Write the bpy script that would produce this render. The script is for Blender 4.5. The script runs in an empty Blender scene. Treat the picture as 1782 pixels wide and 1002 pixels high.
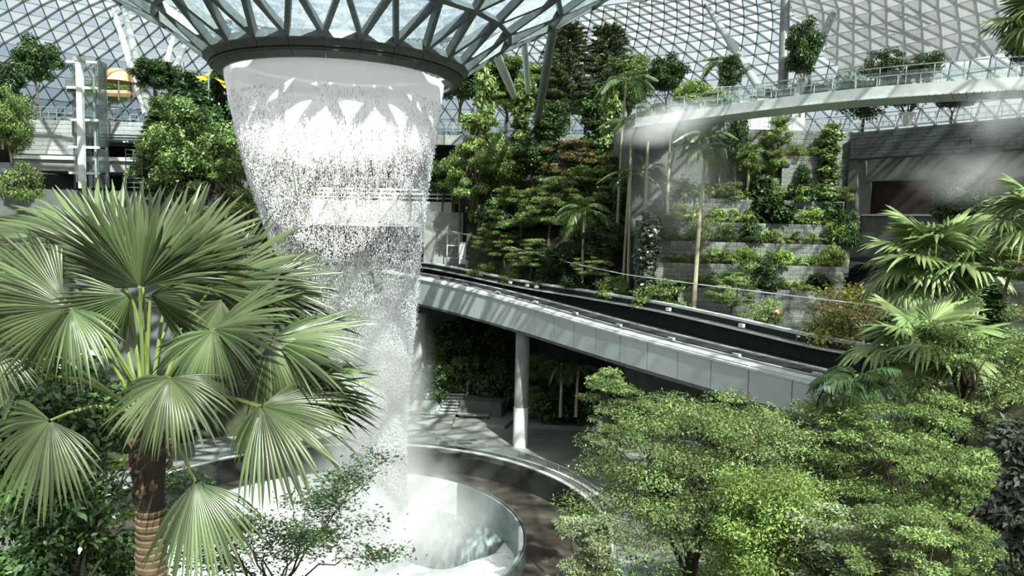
import bpy, math, random
import numpy as np
from mathutils import Vector, Matrix

sc = bpy.context.scene
col = sc.collection
PI = math.pi

# ------------------------------------------------------------------ camera
CAMZ = 25.5
FPX, PITCH, ROLL = 1287.0, 0.086, 0.025
_cp, _sp = math.cos(PITCH), math.sin(PITCH)
_f = Vector((0, _cp, -_sp)); _u0 = Vector((0, _sp, _cp)); _r0 = Vector((1, 0, 0))
_r = _r0 * math.cos(ROLL) + _u0 * math.sin(ROLL)
_u = _u0 * math.cos(ROLL) - _r0 * math.sin(ROLL)
cd = bpy.data.cameras.new('camera')
cam = bpy.data.objects.new('camera', cd); col.objects.link(cam)
M3 = Matrix((_r, _u, -_f)).transposed()
cam.matrix_world = Matrix.Translation((0, 0, CAMZ)) @ M3.to_4x4()
cd.sensor_fit = 'HORIZONTAL'; cd.sensor_width = 36.0; cd.lens = FPX / 1782 * 36
cd.clip_start = 0.1; cd.clip_end = 3000
sc.camera = cam

# ------------------------------------------------------------------ light
w = bpy.data.worlds.new('World'); sc.world = w; w.use_nodes = True
nt = w.node_tree
sky = nt.nodes.new('ShaderNodeTexSky'); sky.sky_type = 'NISHITA'; sky.sun_disc = False
sky.sun_elevation = math.radians(48); sky.sun_rotation = math.radians(156); sky.air_density = 1.0; sky.dust_density = 5.0
bg = nt.nodes['Background']; bg.inputs['Strength'].default_value = 0.12
nt.links.new(sky.outputs[0], bg.inputs[0])
SUN = Vector((0.27, -0.62, 0.74)).normalized()
sl = bpy.data.lights.new('sun', 'SUN'); sl.energy = 13.5; sl.angle = math.radians(0.6); sl.color = (1.0, 0.96, 0.88)
so = bpy.data.objects.new('sun', sl); col.objects.link(so)
so.rotation_euler = SUN.to_track_quat('Z', 'Y').to_euler(); so.location = SUN * 150
vs = sc.view_settings
sc.display_settings.display_device = 'sRGB'
vs.view_transform = 'Standard'; vs.look = 'None'; vs.gamma = 1.0; vs.use_curve_mapping = False
vs.exposure = 0.6
cy = sc.cycles
cy.max_bounces = 8; cy.diffuse_bounces = 5; cy.glossy_bounces = 2; cy.transmission_bounces = 4
cy.transparent_max_bounces = 24; cy.volume_bounces = 3; cy.volume_step_rate = 3.0; cy.volume_max_steps = 64
cy.use_denoising = True; cy.caustics_reflective = False; cy.caustics_refractive = False
cy.sample_clamp_indirect = 6.0

# ------------------------------------------------------------------ placing helpers
def ray(px, py):
    return _f * FPX + _r * (px - 891.0) - _u * (py - 501.0)
def at(px, py, Y):
    d = ray(px, py)
    return Vector((0, 0, CAMZ)) + d * (Y / d.y)
def at_z(px, py, z):
    d = ray(px, py)
    return Vector((0, 0, CAMZ)) + d * ((z - CAMZ) / d.z)
def mpp(Y): return Y / FPX
def pix(P):
    v = Vector(P) - Vector((0, 0, CAMZ)); z = v.dot(_f)
    if z < 0.1: return None
    return (891 + FPX * v.dot(_r) / z, 501 - FPX * v.dot(_u) / z)

AX, AY = -14.05, 60.0           # axis of the waterfall

# ------------------------------------------------------------------ object helpers
def setp(o, label=None, cat=None, group=None, kind=None):
    if label: o['label'] = label
    if cat: o['category'] = cat
    if group: o['group'] = group
    if kind: o['kind'] = kind
    return o
def empty(name, loc=(0, 0, 0), label=None, cat=None, group=None, kind=None):
    o = bpy.data.objects.new(name, None); col.objects.link(o); o.location = loc
    o.empty_display_size = 0.2
    return setp(o, label, cat, group, kind)
def inst(name, me, parent=None, loc=None, mw=None, label=None, cat=None, group=None, kind=None):
    o = bpy.data.objects.new(name, me); col.objects.link(o)
    if parent is not None: o.parent = parent
    if mw is not None: o.matrix_local = mw
    elif loc is not None: o.location = loc
    return setp(o, label, cat, group, kind)
def mesh_np(name, V, Q, mat, smooth=False):
    """V (n,3), Q (m,k) equal sized polygons"""
    V = np.asarray(V, np.float32); Q = np.asarray(Q, np.int32)
    me = bpy.data.meshes.new(name)
    m, k = Q.shape
    me.vertices.add(len(V)); me.vertices.foreach_set('co', V.ravel())
    me.loops.add(m * k); me.loops.foreach_set('vertex_index', Q.ravel())
    me.polygons.add(m)
    me.polygons.foreach_set('loop_start', np.arange(0, m * k, k, dtype=np.int32))
    me.polygons.foreach_set('loop_total', np.full(m, k, np.int32))
    if smooth: me.polygons.foreach_set('use_smooth', np.ones(m, bool))
    me.materials.append(mat); me.update(calc_edges=True)
    return me

class MB:
    def __init__(s): s.v = []; s.f = []
    def add(s, vs_, fs):
        b = len(s.v); s.v += [tuple(p) for p in vs_]; s.f += [tuple(i + b for i in f) for f in fs]
    def box(s, c, d, rz=0.0):
        cx, cy_, cz = c; x, y, z = d[0] / 2, d[1] / 2, d[2] / 2
        ca, sa = math.cos(rz), math.sin(rz)
        P = []
        for (i, j, k) in ((-1,-1,-1),(1,-1,-1),(1,1,-1),(-1,1,-1),(-1,-1,1),(1,-1,1),(1,1,1),(-1,1,1)):
            a, b = i * x, j * y
            P.append((cx + a * ca - b * sa, cy_ + a * sa + b * ca, cz + k * z))
        s.add(P, ((0,3,2,1),(4,5,6,7),(0,1,5,4),(1,2,6,5),(2,3,7,6),(3,0,4,7)))
        return s
    def beam(s, a, b, wd, h, up=(0, 0, 1)):
        a = Vector(a); b = Vector(b); d = (b - a)
        if d.length < 1e-6: return s
        d.normalize(); up = Vector(up)
        sd = d.cross(up)
        if sd.length < 1e-4: sd = d.cross(Vector((1, 0, 0)))
        sd.normalize(); u = sd.cross(d).normalized()
        P = []
        for q in (a, b):
            for (i, j) in ((-1,-1),(1,-1),(1,1),(-1,1)):
                P.append(q + sd * (i * wd / 2) + u * (j * h / 2))
        s.add(P, ((0,1,2,3),(7,6,5,4),(0,4,5,1),(1,5,6,2),(2,6,7,3),(3,7,4,0)))
        return s
    def tube(s, pts, r, n=8, cap=True):
        pts = [Vector(p) for p in pts]
        rs = list(r) if hasattr(r, '__len__') else [r] * len(pts)
        b = len(s.v); ref = None
        for i, p in enumerate(pts):
            t = (pts[min(i + 1, len(pts) - 1)] - pts[max(i - 1, 0)])
            if t.length < 1e-9: t = Vector((0, 0, 1))
            t.normalize()
            if ref is None: ref = t.orthogonal().normalized()
            ref = (ref - t * ref.dot(t))
            ref = ref.normalized() if ref.length > 1e-5 else t.orthogonal().normalized()
            q = t.cross(ref)
            for k in range(n):
                a = 2 * PI * k / n
                s.v.append(tuple(p + (ref * math.cos(a) + q * math.sin(a)) * rs[i]))
        for i in range(len(pts) - 1):
            for k in range(n):
                k2 = (k + 1) % n
                s.f.append((b + i * n + k, b + i * n + k2, b + (i + 1) * n + k2, b + (i + 1) * n + k))
        if cap:
            s.f.append(tuple(b + k for k in reversed(range(n))))
            s.f.append(tuple(b + (len(pts) - 1) * n + k for k in range(n)))
        return s
    def lathe(s, prof, c, n=64, a0=0.0, a1=2 * PI, close=True):
        b = len(s.v); full = abs(a1 - a0 - 2 * PI) < 1e-6
        m = n if full else n + 1
        for i in range(m):
            a = a0 + (a1 - a0) * i / n
            for (r, z) in prof:
                s.v.append((c[0] + r * math.cos(a), c[1] + r * math.sin(a), z))
        L = len(prof)
        for i in range(n):
            i2 = (i + 1) % m
            for k in range(L if close else L - 1):
                k2 = (k + 1) % L
                s.f.append((b + i * L + k, b + i2 * L + k, b + i2 * L + k2, b + i * L + k2))
        if not full and close:
            s.f.append(tuple(b + k for k in range(L)))
            s.f.append(tuple(b + n * L + k for k in reversed(range(L))))
        return s
    def prism(s, poly, off):
        """poly list of Vector, extruded by vector off"""
        n = len(poly); off = Vector(off)
        P = [Vector(p) for p in poly] + [Vector(p) + off for p in poly]
        s.add(P, [tuple(range(n)), tuple(n + i for i in reversed(range(n)))] +
              [(i, i + n, (i + 1) % n + n, (i + 1) % n) for i in range(n)])
        return s
    def mesh(s, name, mat, smooth=False):
        me = bpy.data.meshes.new(name); me.from_pydata(s.v, [], s.f); me.materials.append(mat)
        me.validate()
        if smooth:
            for p in me.polygons: p.use_smooth = True
        me.update(); return me
    def obj(s, name, mat, parent=None, label=None, cat=None, group=None, kind=None, smooth=False, origin=None):
        if origin is not None:
            o_ = Vector(origin); s.v = [tuple(Vector(p) - o_) for p in s.v]
        me = s.mesh(name, mat, smooth)
        return inst(name, me, parent, origin if origin is not None else None, None, label, cat, group, kind)

# ------------------------------------------------------------------ materials
def lin(c): return tuple((x / 12.92 if x <= 0.04045 else ((x + 0.055) / 1.055) ** 2.4) for x in c)
def hexc(h):
    return lin(tuple(int(h[i:i + 2], 16) / 255 for i in (0, 2, 4))) + (1.0,)
def dim(h, f):
    return lin(tuple(int(h[i:i + 2], 16) / 255 * f for i in (0, 2, 4))) + (1.0,)
def mat(name, c1, c2=None, scale=3.0, rough=0.6, metal=0.0, bump=0.0, objrand=0.0, detail=5.0, stretch=None, spec=None):
    m = bpy.data.materials.new(name); m.use_nodes = True; n = m.node_tree; N = n.nodes; L = n.links
    b = N['Principled BSDF']; b.inputs['Roughness'].default_value = rough; b.inputs['Metallic'].default_value = metal
    if spec is not None: b.inputs['Specular IOR Level'].default_value = spec
    if c2 is None:
        b.inputs['Base Color'].default_value = c1; src = None
        if objrand == 0: return m
    tc = N.new('ShaderNodeTexCoord'); mp = N.new('ShaderNodeMapping')
    L.new(tc.outputs['Object'], mp.inputs[0])
    if stretch: mp.inputs['Scale'].default_value = stretch
    nz = N.new('ShaderNodeTexNoise'); nz.inputs['Scale'].default_value = scale; nz.inputs['Detail'].default_value = detail
    L.new(mp.outputs[0], nz.inputs['Vector'])
    mx = N.new('ShaderNodeMix'); mx.data_type = 'RGBA'
    mx.inputs[6].default_value = c1; mx.inputs[7].default_value = c2 or c1
    cr = N.new('ShaderNodeMapRange'); cr.inputs['From Min'].default_value = 0.35; cr.inputs['From Max'].default_value = 0.65
    L.new(nz.outputs['Fac'], cr.inputs[0]); L.new(cr.outputs[0], mx.inputs[0])
    out = mx.outputs[2]
    if objrand:
        oi = N.new('ShaderNodeObjectInfo'); hs = N.new('ShaderNodeHueSaturation')
        mr = N.new('ShaderNodeMapRange'); mr.inputs['To Min'].default_value = 1 - objrand; mr.inputs['To Max'].default_value = 1 + objrand
        L.new(oi.outputs['Random'], mr.inputs[0]); L.new(mr.outputs[0], hs.inputs['Value']); L.new(out, hs.inputs['Color']); out = hs.outputs[0]
    L.new(out, b.inputs['Base Color'])
    if bump:
        bp = N.new('ShaderNodeBump'); bp.inputs['Strength'].default_value = bump; bp.inputs['Distance'].default_value = 0.05
        L.new(nz.outputs['Fac'], bp.inputs['Height']); L.new(bp.outputs[0], b.inputs['Normal'])
    return m
def leafmat(name, ca, cb, tr=0.3, rough=0.45, spec=0.4, objrand=0.12):
    m = bpy.data.materials.new(name); m.use_nodes = True; n = m.node_tree; N = n.nodes; L = n.links
    b = N['Principled BSDF']; b.inputs['Roughness'].default_value = rough; b.inputs['Specular IOR Level'].default_value = spec
    g = N.new('ShaderNodeNewGeometry'); mx = N.new('ShaderNodeMix'); mx.data_type = 'RGBA'
    mx.inputs[6].default_value = ca; mx.inputs[7].default_value = cb
    L.new(g.outputs['Random Per Island'], mx.inputs[0])
    oi = N.new('ShaderNodeObjectInfo'); hs = N.new('ShaderNodeHueSaturation')
    mr = N.new('ShaderNodeMapRange'); mr.inputs['To Min'].default_value = 1 - objrand; mr.inputs['To Max'].default_value = 1 + objrand
    L.new(oi.outputs['Random'], mr.inputs[0]); L.new(mr.outputs[0], hs.inputs['Value']); L.new(mx.outputs[2], hs.inputs['Color'])
    L.new(hs.outputs[0], b.inputs['Base Color'])
    t = N.new('ShaderNodeBsdfTranslucent'); L.new(hs.outputs[0], t.inputs[0])
    ms = N.new('ShaderNodeMixShader'); ms.inputs[0].default_value = tr
    L.new(b.outputs[0], ms.inputs[1]); L.new(t.outputs[0], ms.inputs[2])
    L.new(ms.outputs[0], N['Material Output'].inputs[0])
    return m
def glass(name, tint, gloss=0.12, haze=0.0, hazecol=(0.8, 0.85, 0.85, 1), transl=0.5):
    """architectural glass: clear see-through + reflection (+ white frit that scatters)"""
    m = bpy.data.materials.new(name); m.use_nodes = True; n = m.node_tree; N = n.nodes; L = n.links
    N.remove(N['Principled BSDF'])
    t = N.new('ShaderNodeBsdfTransparent'); t.inputs[0].default_value = tint
    g = N.new('ShaderNodeBsdfGlossy'); g.inputs['Roughness'].default_value = 0.04
    fr = N.new('ShaderNodeFresnel'); fr.inputs[0].default_value = 1.45
    ma = N.new('ShaderNodeMath'); ma.operation = 'MULTIPLY_ADD'; ma.inputs[1].default_value = 0.8; ma.inputs[2].default_value = gloss * 0.3
    L.new(fr.outputs[0], ma.inputs[0])
    ms = N.new('ShaderNodeMixShader'); L.new(ma.outputs[0], ms.inputs[0]); L.new(t.outputs[0], ms.inputs[1]); L.new(g.outputs[0], ms.inputs[2])
    out = ms.outputs[0]
    if haze > 0:
        d = N.new('ShaderNodeBsdfDiffuse'); d.inputs[0].default_value = hazecol
        tl = N.new('ShaderNodeBsdfTranslucent'); tl.inputs[0].default_value = hazecol
        m2 = N.new('ShaderNodeMixShader'); m2.inputs[0].default_value = transl; L.new(d.outputs[0], m2.inputs[1]); L.new(tl.outputs[0], m2.inputs[2])
        m3 = N.new('ShaderNodeMixShader'); m3.inputs[0].default_value = haze; L.new(out, m3.inputs[1]); L.new(m2.outputs[0], m3.inputs[2])
        out = m3.outputs[0]
    L.new(out, N['Material Output'].inputs[0])
    return m

G = {}
G['shaded_panel'] = mat('shaded_wall_grey', hexc('6f7876'), hexc('858d8a'), 0.8, 0.35)  # grey that carries the shade on the basin's white inner wall
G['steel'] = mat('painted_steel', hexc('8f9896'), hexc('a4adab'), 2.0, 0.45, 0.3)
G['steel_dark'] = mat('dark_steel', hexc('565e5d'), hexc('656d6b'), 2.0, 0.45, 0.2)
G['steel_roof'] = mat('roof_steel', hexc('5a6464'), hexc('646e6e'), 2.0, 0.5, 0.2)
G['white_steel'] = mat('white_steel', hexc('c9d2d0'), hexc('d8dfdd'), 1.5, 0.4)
G['ring'] = mat('ring_metal', hexc('50564f'), hexc('5a605a'), 0.8, 0.5, 0.3, objrand=0.05)
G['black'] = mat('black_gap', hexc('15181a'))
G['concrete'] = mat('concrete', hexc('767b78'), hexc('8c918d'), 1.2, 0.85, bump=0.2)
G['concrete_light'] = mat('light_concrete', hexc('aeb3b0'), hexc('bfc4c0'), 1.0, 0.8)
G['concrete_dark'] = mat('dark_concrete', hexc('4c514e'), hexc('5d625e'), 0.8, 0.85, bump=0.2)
G['fascia'] = mat('fascia_metal', hexc('b2bbba'), hexc('bac3c2'), 0.6, 0.55, 0.0, objrand=0.03)
G['bridge_top'] = mat('bridge_coping', hexc('d2d8d5'), hexc('bcc4c1'), 1.5, 0.6)
G['track'] = mat('track_bed', hexc('151719'), hexc('1f2224'), 2.0, 0.8)
G['track_wall'] = mat('track_wall', hexc('1d2123'), hexc('282d2f'), 1.0, 0.7)
G['rail'] = mat('rail_metal', hexc('cdd4d3'), None, rough=0.45, metal=0.1)
G['white'] = mat('white_paint', hexc('dfe4e1'), hexc('d2d8d5'), 0.5, 0.55)
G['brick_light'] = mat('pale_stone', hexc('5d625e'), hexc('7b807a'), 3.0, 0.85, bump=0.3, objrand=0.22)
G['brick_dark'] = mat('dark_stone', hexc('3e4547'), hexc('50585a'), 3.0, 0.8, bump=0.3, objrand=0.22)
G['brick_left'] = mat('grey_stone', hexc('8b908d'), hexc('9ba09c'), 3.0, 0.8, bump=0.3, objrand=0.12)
G['soil'] = mat('soil', hexc('20261a'), hexc('323a26'), 0.7, 0.95, bump=0.4)
G['bark'] = mat('bark', hexc('4a4236'), hexc('6b6252'), 6.0, 0.9, bump=0.4, stretch=(1, 1, 0.25))
G['bark_dark'] = mat('dark_bark', hexc('2c271f'), hexc('453d30'), 6.0, 0.9, bump=0.4, stretch=(1, 1, 0.25))
G['bark_pale'] = mat('pale_bark', hexc('8e8a74'), hexc('a5a18a'), 4.0, 0.85, stretch=(1, 1, 0.4))
G['plaza'] = mat('plaza_paving', hexc('6f7370'), hexc('878b86'), 0.35, 0.6, bump=0.05, detail=8)
G['plaza_step'] = mat('step_paving', hexc('7d7f7a'), hexc('8e908a'), 0.8, 0.7)
G['pool_floor'] = mat('wet_pool_floor', hexc('2d2b26'), hexc('57514a'), 0.5, 0.35, detail=7)
G['pool_wall'] = mat('dark_pool_wall', hexc('292c2a'), hexc('343734'), 0.6, 0.5)
G['timber'] = mat('timber', hexc('5a4a3c'), hexc('6d5b4a'), 3.0, 0.7, stretch=(1, 8, 1))
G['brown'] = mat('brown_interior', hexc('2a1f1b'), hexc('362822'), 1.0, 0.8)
G['soffit'] = mat('soffit', hexc('5d6360'), hexc('696f6c'), 0.7, 0.7)
G['leaf_fine'] = leafmat('fine_leaf', dim('55703a', .95), dim('a3b775', 1.0), 0.3)
G['leaf_bright'] = leafmat('bright_leaf', dim('6a8a42', .95), dim('adc472', 1.0), 0.35)
G['leaf_pale'] = leafmat('pale_leaf', dim('6f8259', .9), dim('b4c095', .92), 0.28)
G['leaf_mid'] = leafmat('mid_leaf', dim('4a6632', 1.0), dim('9ab06c', 1.04), 0.28)
G['leaf_dark'] = leafmat('dark_leaf', dim('26401f', .9), dim('5a7745', .95), 0.2, rough=0.4)
G['leaf_conifer'] = leafmat('conifer_leaf', dim('4a5a3c', 1.0), dim('7f8c62', 1.1), 0.2, rough=0.6)
G['leaf_glossy'] = leafmat('glossy_leaf', hexc('2e4a28'), hexc('5f7f45'), 0.15, rough=0.22, spec=0.8)
G['leaf_silver'] = leafmat('silvery_leaf', hexc('333d30'), hexc('636d5c'), 0.08, rough=0.25, spec=0.9)
G['leaf_palm'] = leafmat('palm_leaf', dim('4b6636', .9), dim('6f8750', .9), 0.25, rough=0.32, spec=0.6)
G['leaf_fanpalm'] = leafmat('fan_palm_leaf', dim('2c401b', .75), dim('7f9460', .78), 0.06, rough=0.33, spec=0.6)
G['leaf_palm_light'] = leafmat('light_palm_leaf', dim('4f6a38', 1.0), dim('9aae72', 1.0), 0.15, rough=0.35, spec=0.5)
G['leaf_yellow'] = leafmat('yellow_leaf', hexc('8a8a3a'), hexc('a9a65a'), 0.3)
G['leaf_red'] = leafmat('red_leaf', hexc('6a3a2c'), hexc('a05a3c'), 0.3)
G['leaf_brown'] = leafmat('brown_leaf', hexc('57502f'), hexc('8b8050'), 0.2)
G['leaf_straw'] = leafmat('straw_leaf', hexc('b09a74'), hexc('d0bd98'), 0.3)
G['petiole'] = mat('petiole', hexc('5f6e34'), hexc('848f4a'), 4.0, 0.5)
G['glass_clear'] = glass('clear_glass', (0.76, 0.86, 0.86, 1), 0.12, haze=0.34, hazecol=(0.52, 0.56, 0.56, 1), transl=0.6)
G['glass_frit'] = glass('fritted_glass', (0.88, 0.93, 0.93, 1), 0.1, haze=0.66, hazecol=(0.46, 0.48, 0.48, 1), transl=0.6)
G['glass_shade'] = glass('sunshade_sheet', (0.9, 0.93, 0.93, 1), 0.0, haze=0.93, hazecol=(0.42, 0.43, 0.43, 1), transl=0.5)
G['glass_rail'] = glass('rail_glass', (0.93, 0.97, 0.955, 1), 0.05, haze=0.06)
G['acrylic'] = glass('acrylic', (0.62, 0.72, 0.74, 1), 0.3, haze=0.25, hazecol=(0.55, 0.62, 0.66, 1))
G['yellow'] = mat('yellow_fabric', hexc('e8c52a'), hexc('d9b51f'), 2.0, 0.7)
G['tan'] = mat('tan_sheet', hexc('a98e72'), hexc('b99c7c'), 1.0, 0.6)
G['flower_yellow'] = mat('yellow_petals', hexc('e0b820'))
G['cable'] = mat('white_cable', hexc('c9d0cf'))

# trunk with rings for the big palm
def ringmat():
    m = bpy.data.materials.new('ringed_trunk'); m.use_nodes = True; N = m.node_tree.nodes; L = m.node_tree.links
    b = N['Principled BSDF']; b.inputs['Roughness'].default_value = 0.85
    nz = N.new('ShaderNodeTexNoise'); nz.inputs['Scale'].default_value = 9; nz.inputs['Detail'].default_value = 6
    mx = N.new('ShaderNodeMix'); mx.data_type = 'RGBA'; mx.inputs[6].default_value = hexc('3a2e22'); mx.inputs[7].default_value = hexc('a08c70')
    tc = N.new('ShaderNodeTexCoord'); L.new(tc.outputs['Object'], nz.inputs['Vector'])
    L.new(nz.outputs['Fac'], mx.inputs[0]); L.new(mx.outputs[2], b.inputs['Base Color'])
    return m
G['ringed'] = ringmat()

def funnel_glass():
    """glass with running water: clear bluish pane, wind-blown white ripples of the water film"""
    m = bpy.data.materials.new('wet_funnel_glass'); m.use_nodes = True; n = m.node_tree; N = n.nodes; L = n.links
    N.remove(N['Principled BSDF'])
    tc = N.new('ShaderNodeTexCoord')
    nz = N.new('ShaderNodeTexNoise'); nz.inputs['Scale'].default_value = 1.6; nz.inputs['Detail'].default_value = 6; nz.inputs['Distortion'].default_value = 1.2
    L.new(tc.outputs['Object'], nz.inputs['Vector'])
    sb = N.new('ShaderNodeMath'); sb.operation = 'SUBTRACT'; sb.inputs[1].default_value = 0.5; L.new(nz.outputs['Fac'], sb.inputs[0])
    ab = N.new('ShaderNodeMath'); ab.operation = 'ABSOLUTE'; L.new(sb.outputs[0], ab.inputs[0])
    mr = N.new('ShaderNodeMapRange'); mr.inputs['From Min'].default_value = 0.0; mr.inputs['From Max'].default_value = 0.035
    mr.inputs['To Min'].default_value = 0.55; mr.inputs['To Max'].default_value = 0.10; L.new(ab.outputs[0], mr.inputs[0])
    t = N.new('ShaderNodeBsdfTransparent'); t.inputs[0].default_value = (0.68, 0.81, 0.87, 1)
    tl = N.new('ShaderNodeBsdfTranslucent'); tl.inputs[0].default_value = (0.60, 0.72, 0.76, 1)
    a = N.new('ShaderNodeMixShader'); L.new(mr.outputs[0], a.inputs[0]); L.new(t.outputs[0], a.inputs[1]); L.new(tl.outputs[0], a.inputs[2])
    g = N.new('ShaderNodeBsdfGlossy'); g.inputs['Roughness'].default_value = 0.08
    b = N.new('ShaderNodeMixShader'); b.inputs[0].default_value = 0.12; L.new(a.outputs[0], b.inputs[1]); L.new(g.outputs[0], b.inputs[2])
    L.new(b.outputs[0], N['Material Output'].inputs[0])
    return m
G['glass_funnel'] = funnel_glass()

def water_sheet_mat(z_hi, z_lo, veil=False):
    """a falling film: solid and white at the lip, torn into strands lower down"""
    m = bpy.data.materials.new('falling_water'); m.use_nodes = True; n = m.node_tree; N = n.nodes; L = n.links
    N.remove(N['Principled BSDF'])
    tc = N.new('ShaderNodeTexCoord'); mp = N.new('ShaderNodeMapping'); mp.inputs['Scale'].default_value = (1, 1, 0.10)
    L.new(tc.outputs['Object'], mp.inputs[0])
    nz = N.new('ShaderNodeTexNoise'); nz.inputs['Scale'].default_value = 3.2; nz.inputs['Detail'].default_value = 7; nz.inputs['Roughness'].default_value = 0.7
    L.new(mp.outputs[0], nz.inputs['Vector'])
    mp2 = N.new('ShaderNodeMapping'); mp2.inputs['Scale'].default_value = (1, 1, 0.45); L.new(tc.outputs['Object'], mp2.inputs[0])
    n2 = N.new('ShaderNodeTexNoise'); n2.inputs['Scale'].default_value = 11; n2.inputs['Detail'].default_value = 3; L.new(mp2.outputs[0], n2.inputs['Vector'])
    sx = N.new('ShaderNodeSeparateXYZ'); L.new(tc.outputs['Object'], sx.inputs[0])
    ramp = N.new('ShaderNodeValToRGB'); e = ramp.color_ramp.elements
    mr = N.new('ShaderNodeMapRange'); mr.inputs['From Min'].default_value = z_lo; mr.inputs['From Max'].default_value = z_hi
    L.new(sx.outputs['Z'], mr.inputs[0]); L.new(mr.outputs[0], ramp.inputs[0])
    e[0].position = 0.0; e[0].color = (0.50,) * 3 + (1,)
    e[1].position = 1.0; e[1].color = ((2.0,) * 3 if not veil else (0.0,) * 3) + (1,)
    for p, v in ((0.96, 1.7), (0.90, 1.15), (0.865, 0.45), (0.82, 0.08), (0.65, -0.04), (0.45, -0.04), (0.2, 0.10)):
        v = v + 0.2 if not veil else min(v + 0.2, 0.16 * (1 - p) / 0.2)
        q = e.new(p); q.color = (v, v, v, 1)
    ad = N.new('ShaderNodeMath'); ad.operation = 'ADD'; L.new(nz.outputs['Fac'], ad.inputs[0]); L.new(n2.outputs['Fac'], ad.inputs[1])
    a2 = N.new('ShaderNodeMath'); a2.operation = 'MULTIPLY_ADD'; a2.inputs[1].default_value = 1.5; a2.inputs[2].default_value = -1.7
    L.new(ad.outputs[0], a2.inputs[0])
    a3 = N.new('ShaderNodeMath'); a3.operation = 'ADD'; a3.use_clamp = True; L.new(a2.outputs[0], a3.inputs[0]); L.new(ramp.outputs[0], a3.inputs[1])
    a4 = N.new('ShaderNodeMath'); a4.operation = 'MULTIPLY'; a4.inputs[1].default_value = 0.97; L.new(a3.outputs[0], a4.inputs[0])
    d = N.new('ShaderNodeBsdfDiffuse'); d.inputs[0].default_value = (0.97, 0.975, 0.975, 1)
    tl = N.new('ShaderNodeBsdfTranslucent'); tl.inputs[0].default_value = (0.97, 0.975, 0.975, 1)
    ms = N.new('ShaderNodeMixShader'); ms.inputs[0].default_value = 0.45; L.new(d.outputs[0], ms.inputs[1]); L.new(tl.outputs[0], ms.inputs[2])
    t = N.new('ShaderNodeBsdfTransparent')
    m2 = N.new('ShaderNodeMixShader'); L.new(a4.outputs[0], m2.inputs[0]); L.new(t.outputs[0], m2.inputs[1]); L.new(ms.outputs[0], m2.inputs[2])
    L.new(m2.outputs[0], N['Material Output'].inputs[0])
    return m
def drop_mat():
    m = bpy.data.materials.new('water_drops'); m.use_nodes = True; n = m.node_tree; N = n.nodes; L = n.links
    b = N['Principled BSDF']; b.inputs['Base Color'].default_value = (0.9, 0.92, 0.94, 1); b.inputs['Roughness'].default_value = 0.12
    tl = N.new('ShaderNodeBsdfTranslucent'); tl.inputs[0].default_value = (0.9, 0.92, 0.94, 1)
    ms = N.new('ShaderNodeMixShader'); ms.inputs[0].default_value = 0.4
    L.new(b.outputs[0], ms.inputs[1]); L.new(tl.outputs[0], ms.inputs[2]); L.new(ms.outputs[0], N['Material Output'].inputs[0])
    return m
G['drops'] = drop_mat()
def fogmat(name, dens, nscale=2.0, color=(0.92, 0.95, 0.95, 1), contrast=(0.35, 0.7), soft=1.0, aniso=0.0):
    """fog in a unit sphere: density falls off to the rim, broken by noise"""
    m = bpy.data.materials.new(name); m.use_nodes = True; n = m.node_tree; N = n.nodes; L = n.links
    N.remove(N['Principled BSDF'])
    tc = N.new('ShaderNodeTexCoord')
    ln = N.new('ShaderNodeVectorMath'); ln.operation = 'LENGTH'; L.new(tc.outputs['Object'], ln.inputs[0])
    fo = N.new('ShaderNodeMapRange'); fo.interpolation_type = 'SMOOTHSTEP'
    fo.inputs['From Min'].default_value = 1.0 - soft; fo.inputs['From Max'].default_value = 1.0; fo.inputs['To Min'].default_value = 1; fo.inputs['To Max'].default_value = 0
    L.new(ln.outputs['Value'], fo.inputs[0])
    nz = N.new('ShaderNodeTexNoise'); nz.inputs['Scale'].default_value = nscale; nz.inputs['Detail'].default_value = 3
    L.new(tc.outputs['Object'], nz.inputs['Vector'])
    mr = N.new('ShaderNodeMapRange'); mr.inputs['From Min'].default_value = contrast[0]; mr.inputs['From Max'].default_value = contrast[1]
    L.new(nz.outputs['Fac'], mr.inputs[0])
    a = N.new('ShaderNodeMath'); a.operation = 'MULTIPLY'; L.new(fo.outputs[0], a.inputs[0]); L.new(mr.outputs[0], a.inputs[1])
    c = N.new('ShaderNodeMath'); c.operation = 'MULTIPLY'; c.inputs[1].default_value = dens; L.new(a.outputs[0], c.inputs[0])
    v = N.new('ShaderNodeVolumeScatter'); v.inputs['Color'].default_value = color; v.inputs['Anisotropy'].default_value = aniso
    L.new(c.outputs[0], v.inputs['Density']); L.new(v.outputs[0], N['Material Output'].inputs['Volume'])
    return m

exec_order = []
rng = np.random.default_rng(7)
random.seed(7)
UNIT = MB().box((0, 0, 0), (1, 1, 1))
def unit_mesh(name, m): return UNIT.mesh(name, m)

# ================================================================== DOME (the ceiling)
PR = [(9.9, 37.95), (13.2, 40.4), (17.2, 42.4), (22, 45.2), (30, 49.5), (42, 55), (52, 58), (62, 58.5), (74, 56), (84, 51), (91, 45), (96, 38), (99, 32), (101, 26.5)]
PRr = np.array([p[0] for p in PR]); PRz = np.array([p[1] for p in PR])
def dome_z(r): return float(np.interp(r, PRr, PRz))
def dome_pt(r, a, off=0.0):
    p = Vector((AX + r * math.cos(a), AY + r * math.sin(a), dome_z(r)))
    if off:
        e = 0.5
        s = Vector((2 * e, 0, dome_z(r + e) - dome_z(r - e))); nn = Vector((-s.z, 0, s.x)).normalized()
        p += Vector((math.cos(a) * nn.x, math.sin(a) * nn.x, nn.z)) * off
    return p
def dome_hit(px, py, y0=62, y1=175):
    Y = y0
    while Y < y1:
        p = at(px, py, Y)
        r = math.hypot(p.x - AX, p.y - AY)
        if r > 10 and p.z > dome_z(min(r, 101)): return p
        Y += 0.5
    return at(px, py, y1)
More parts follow.
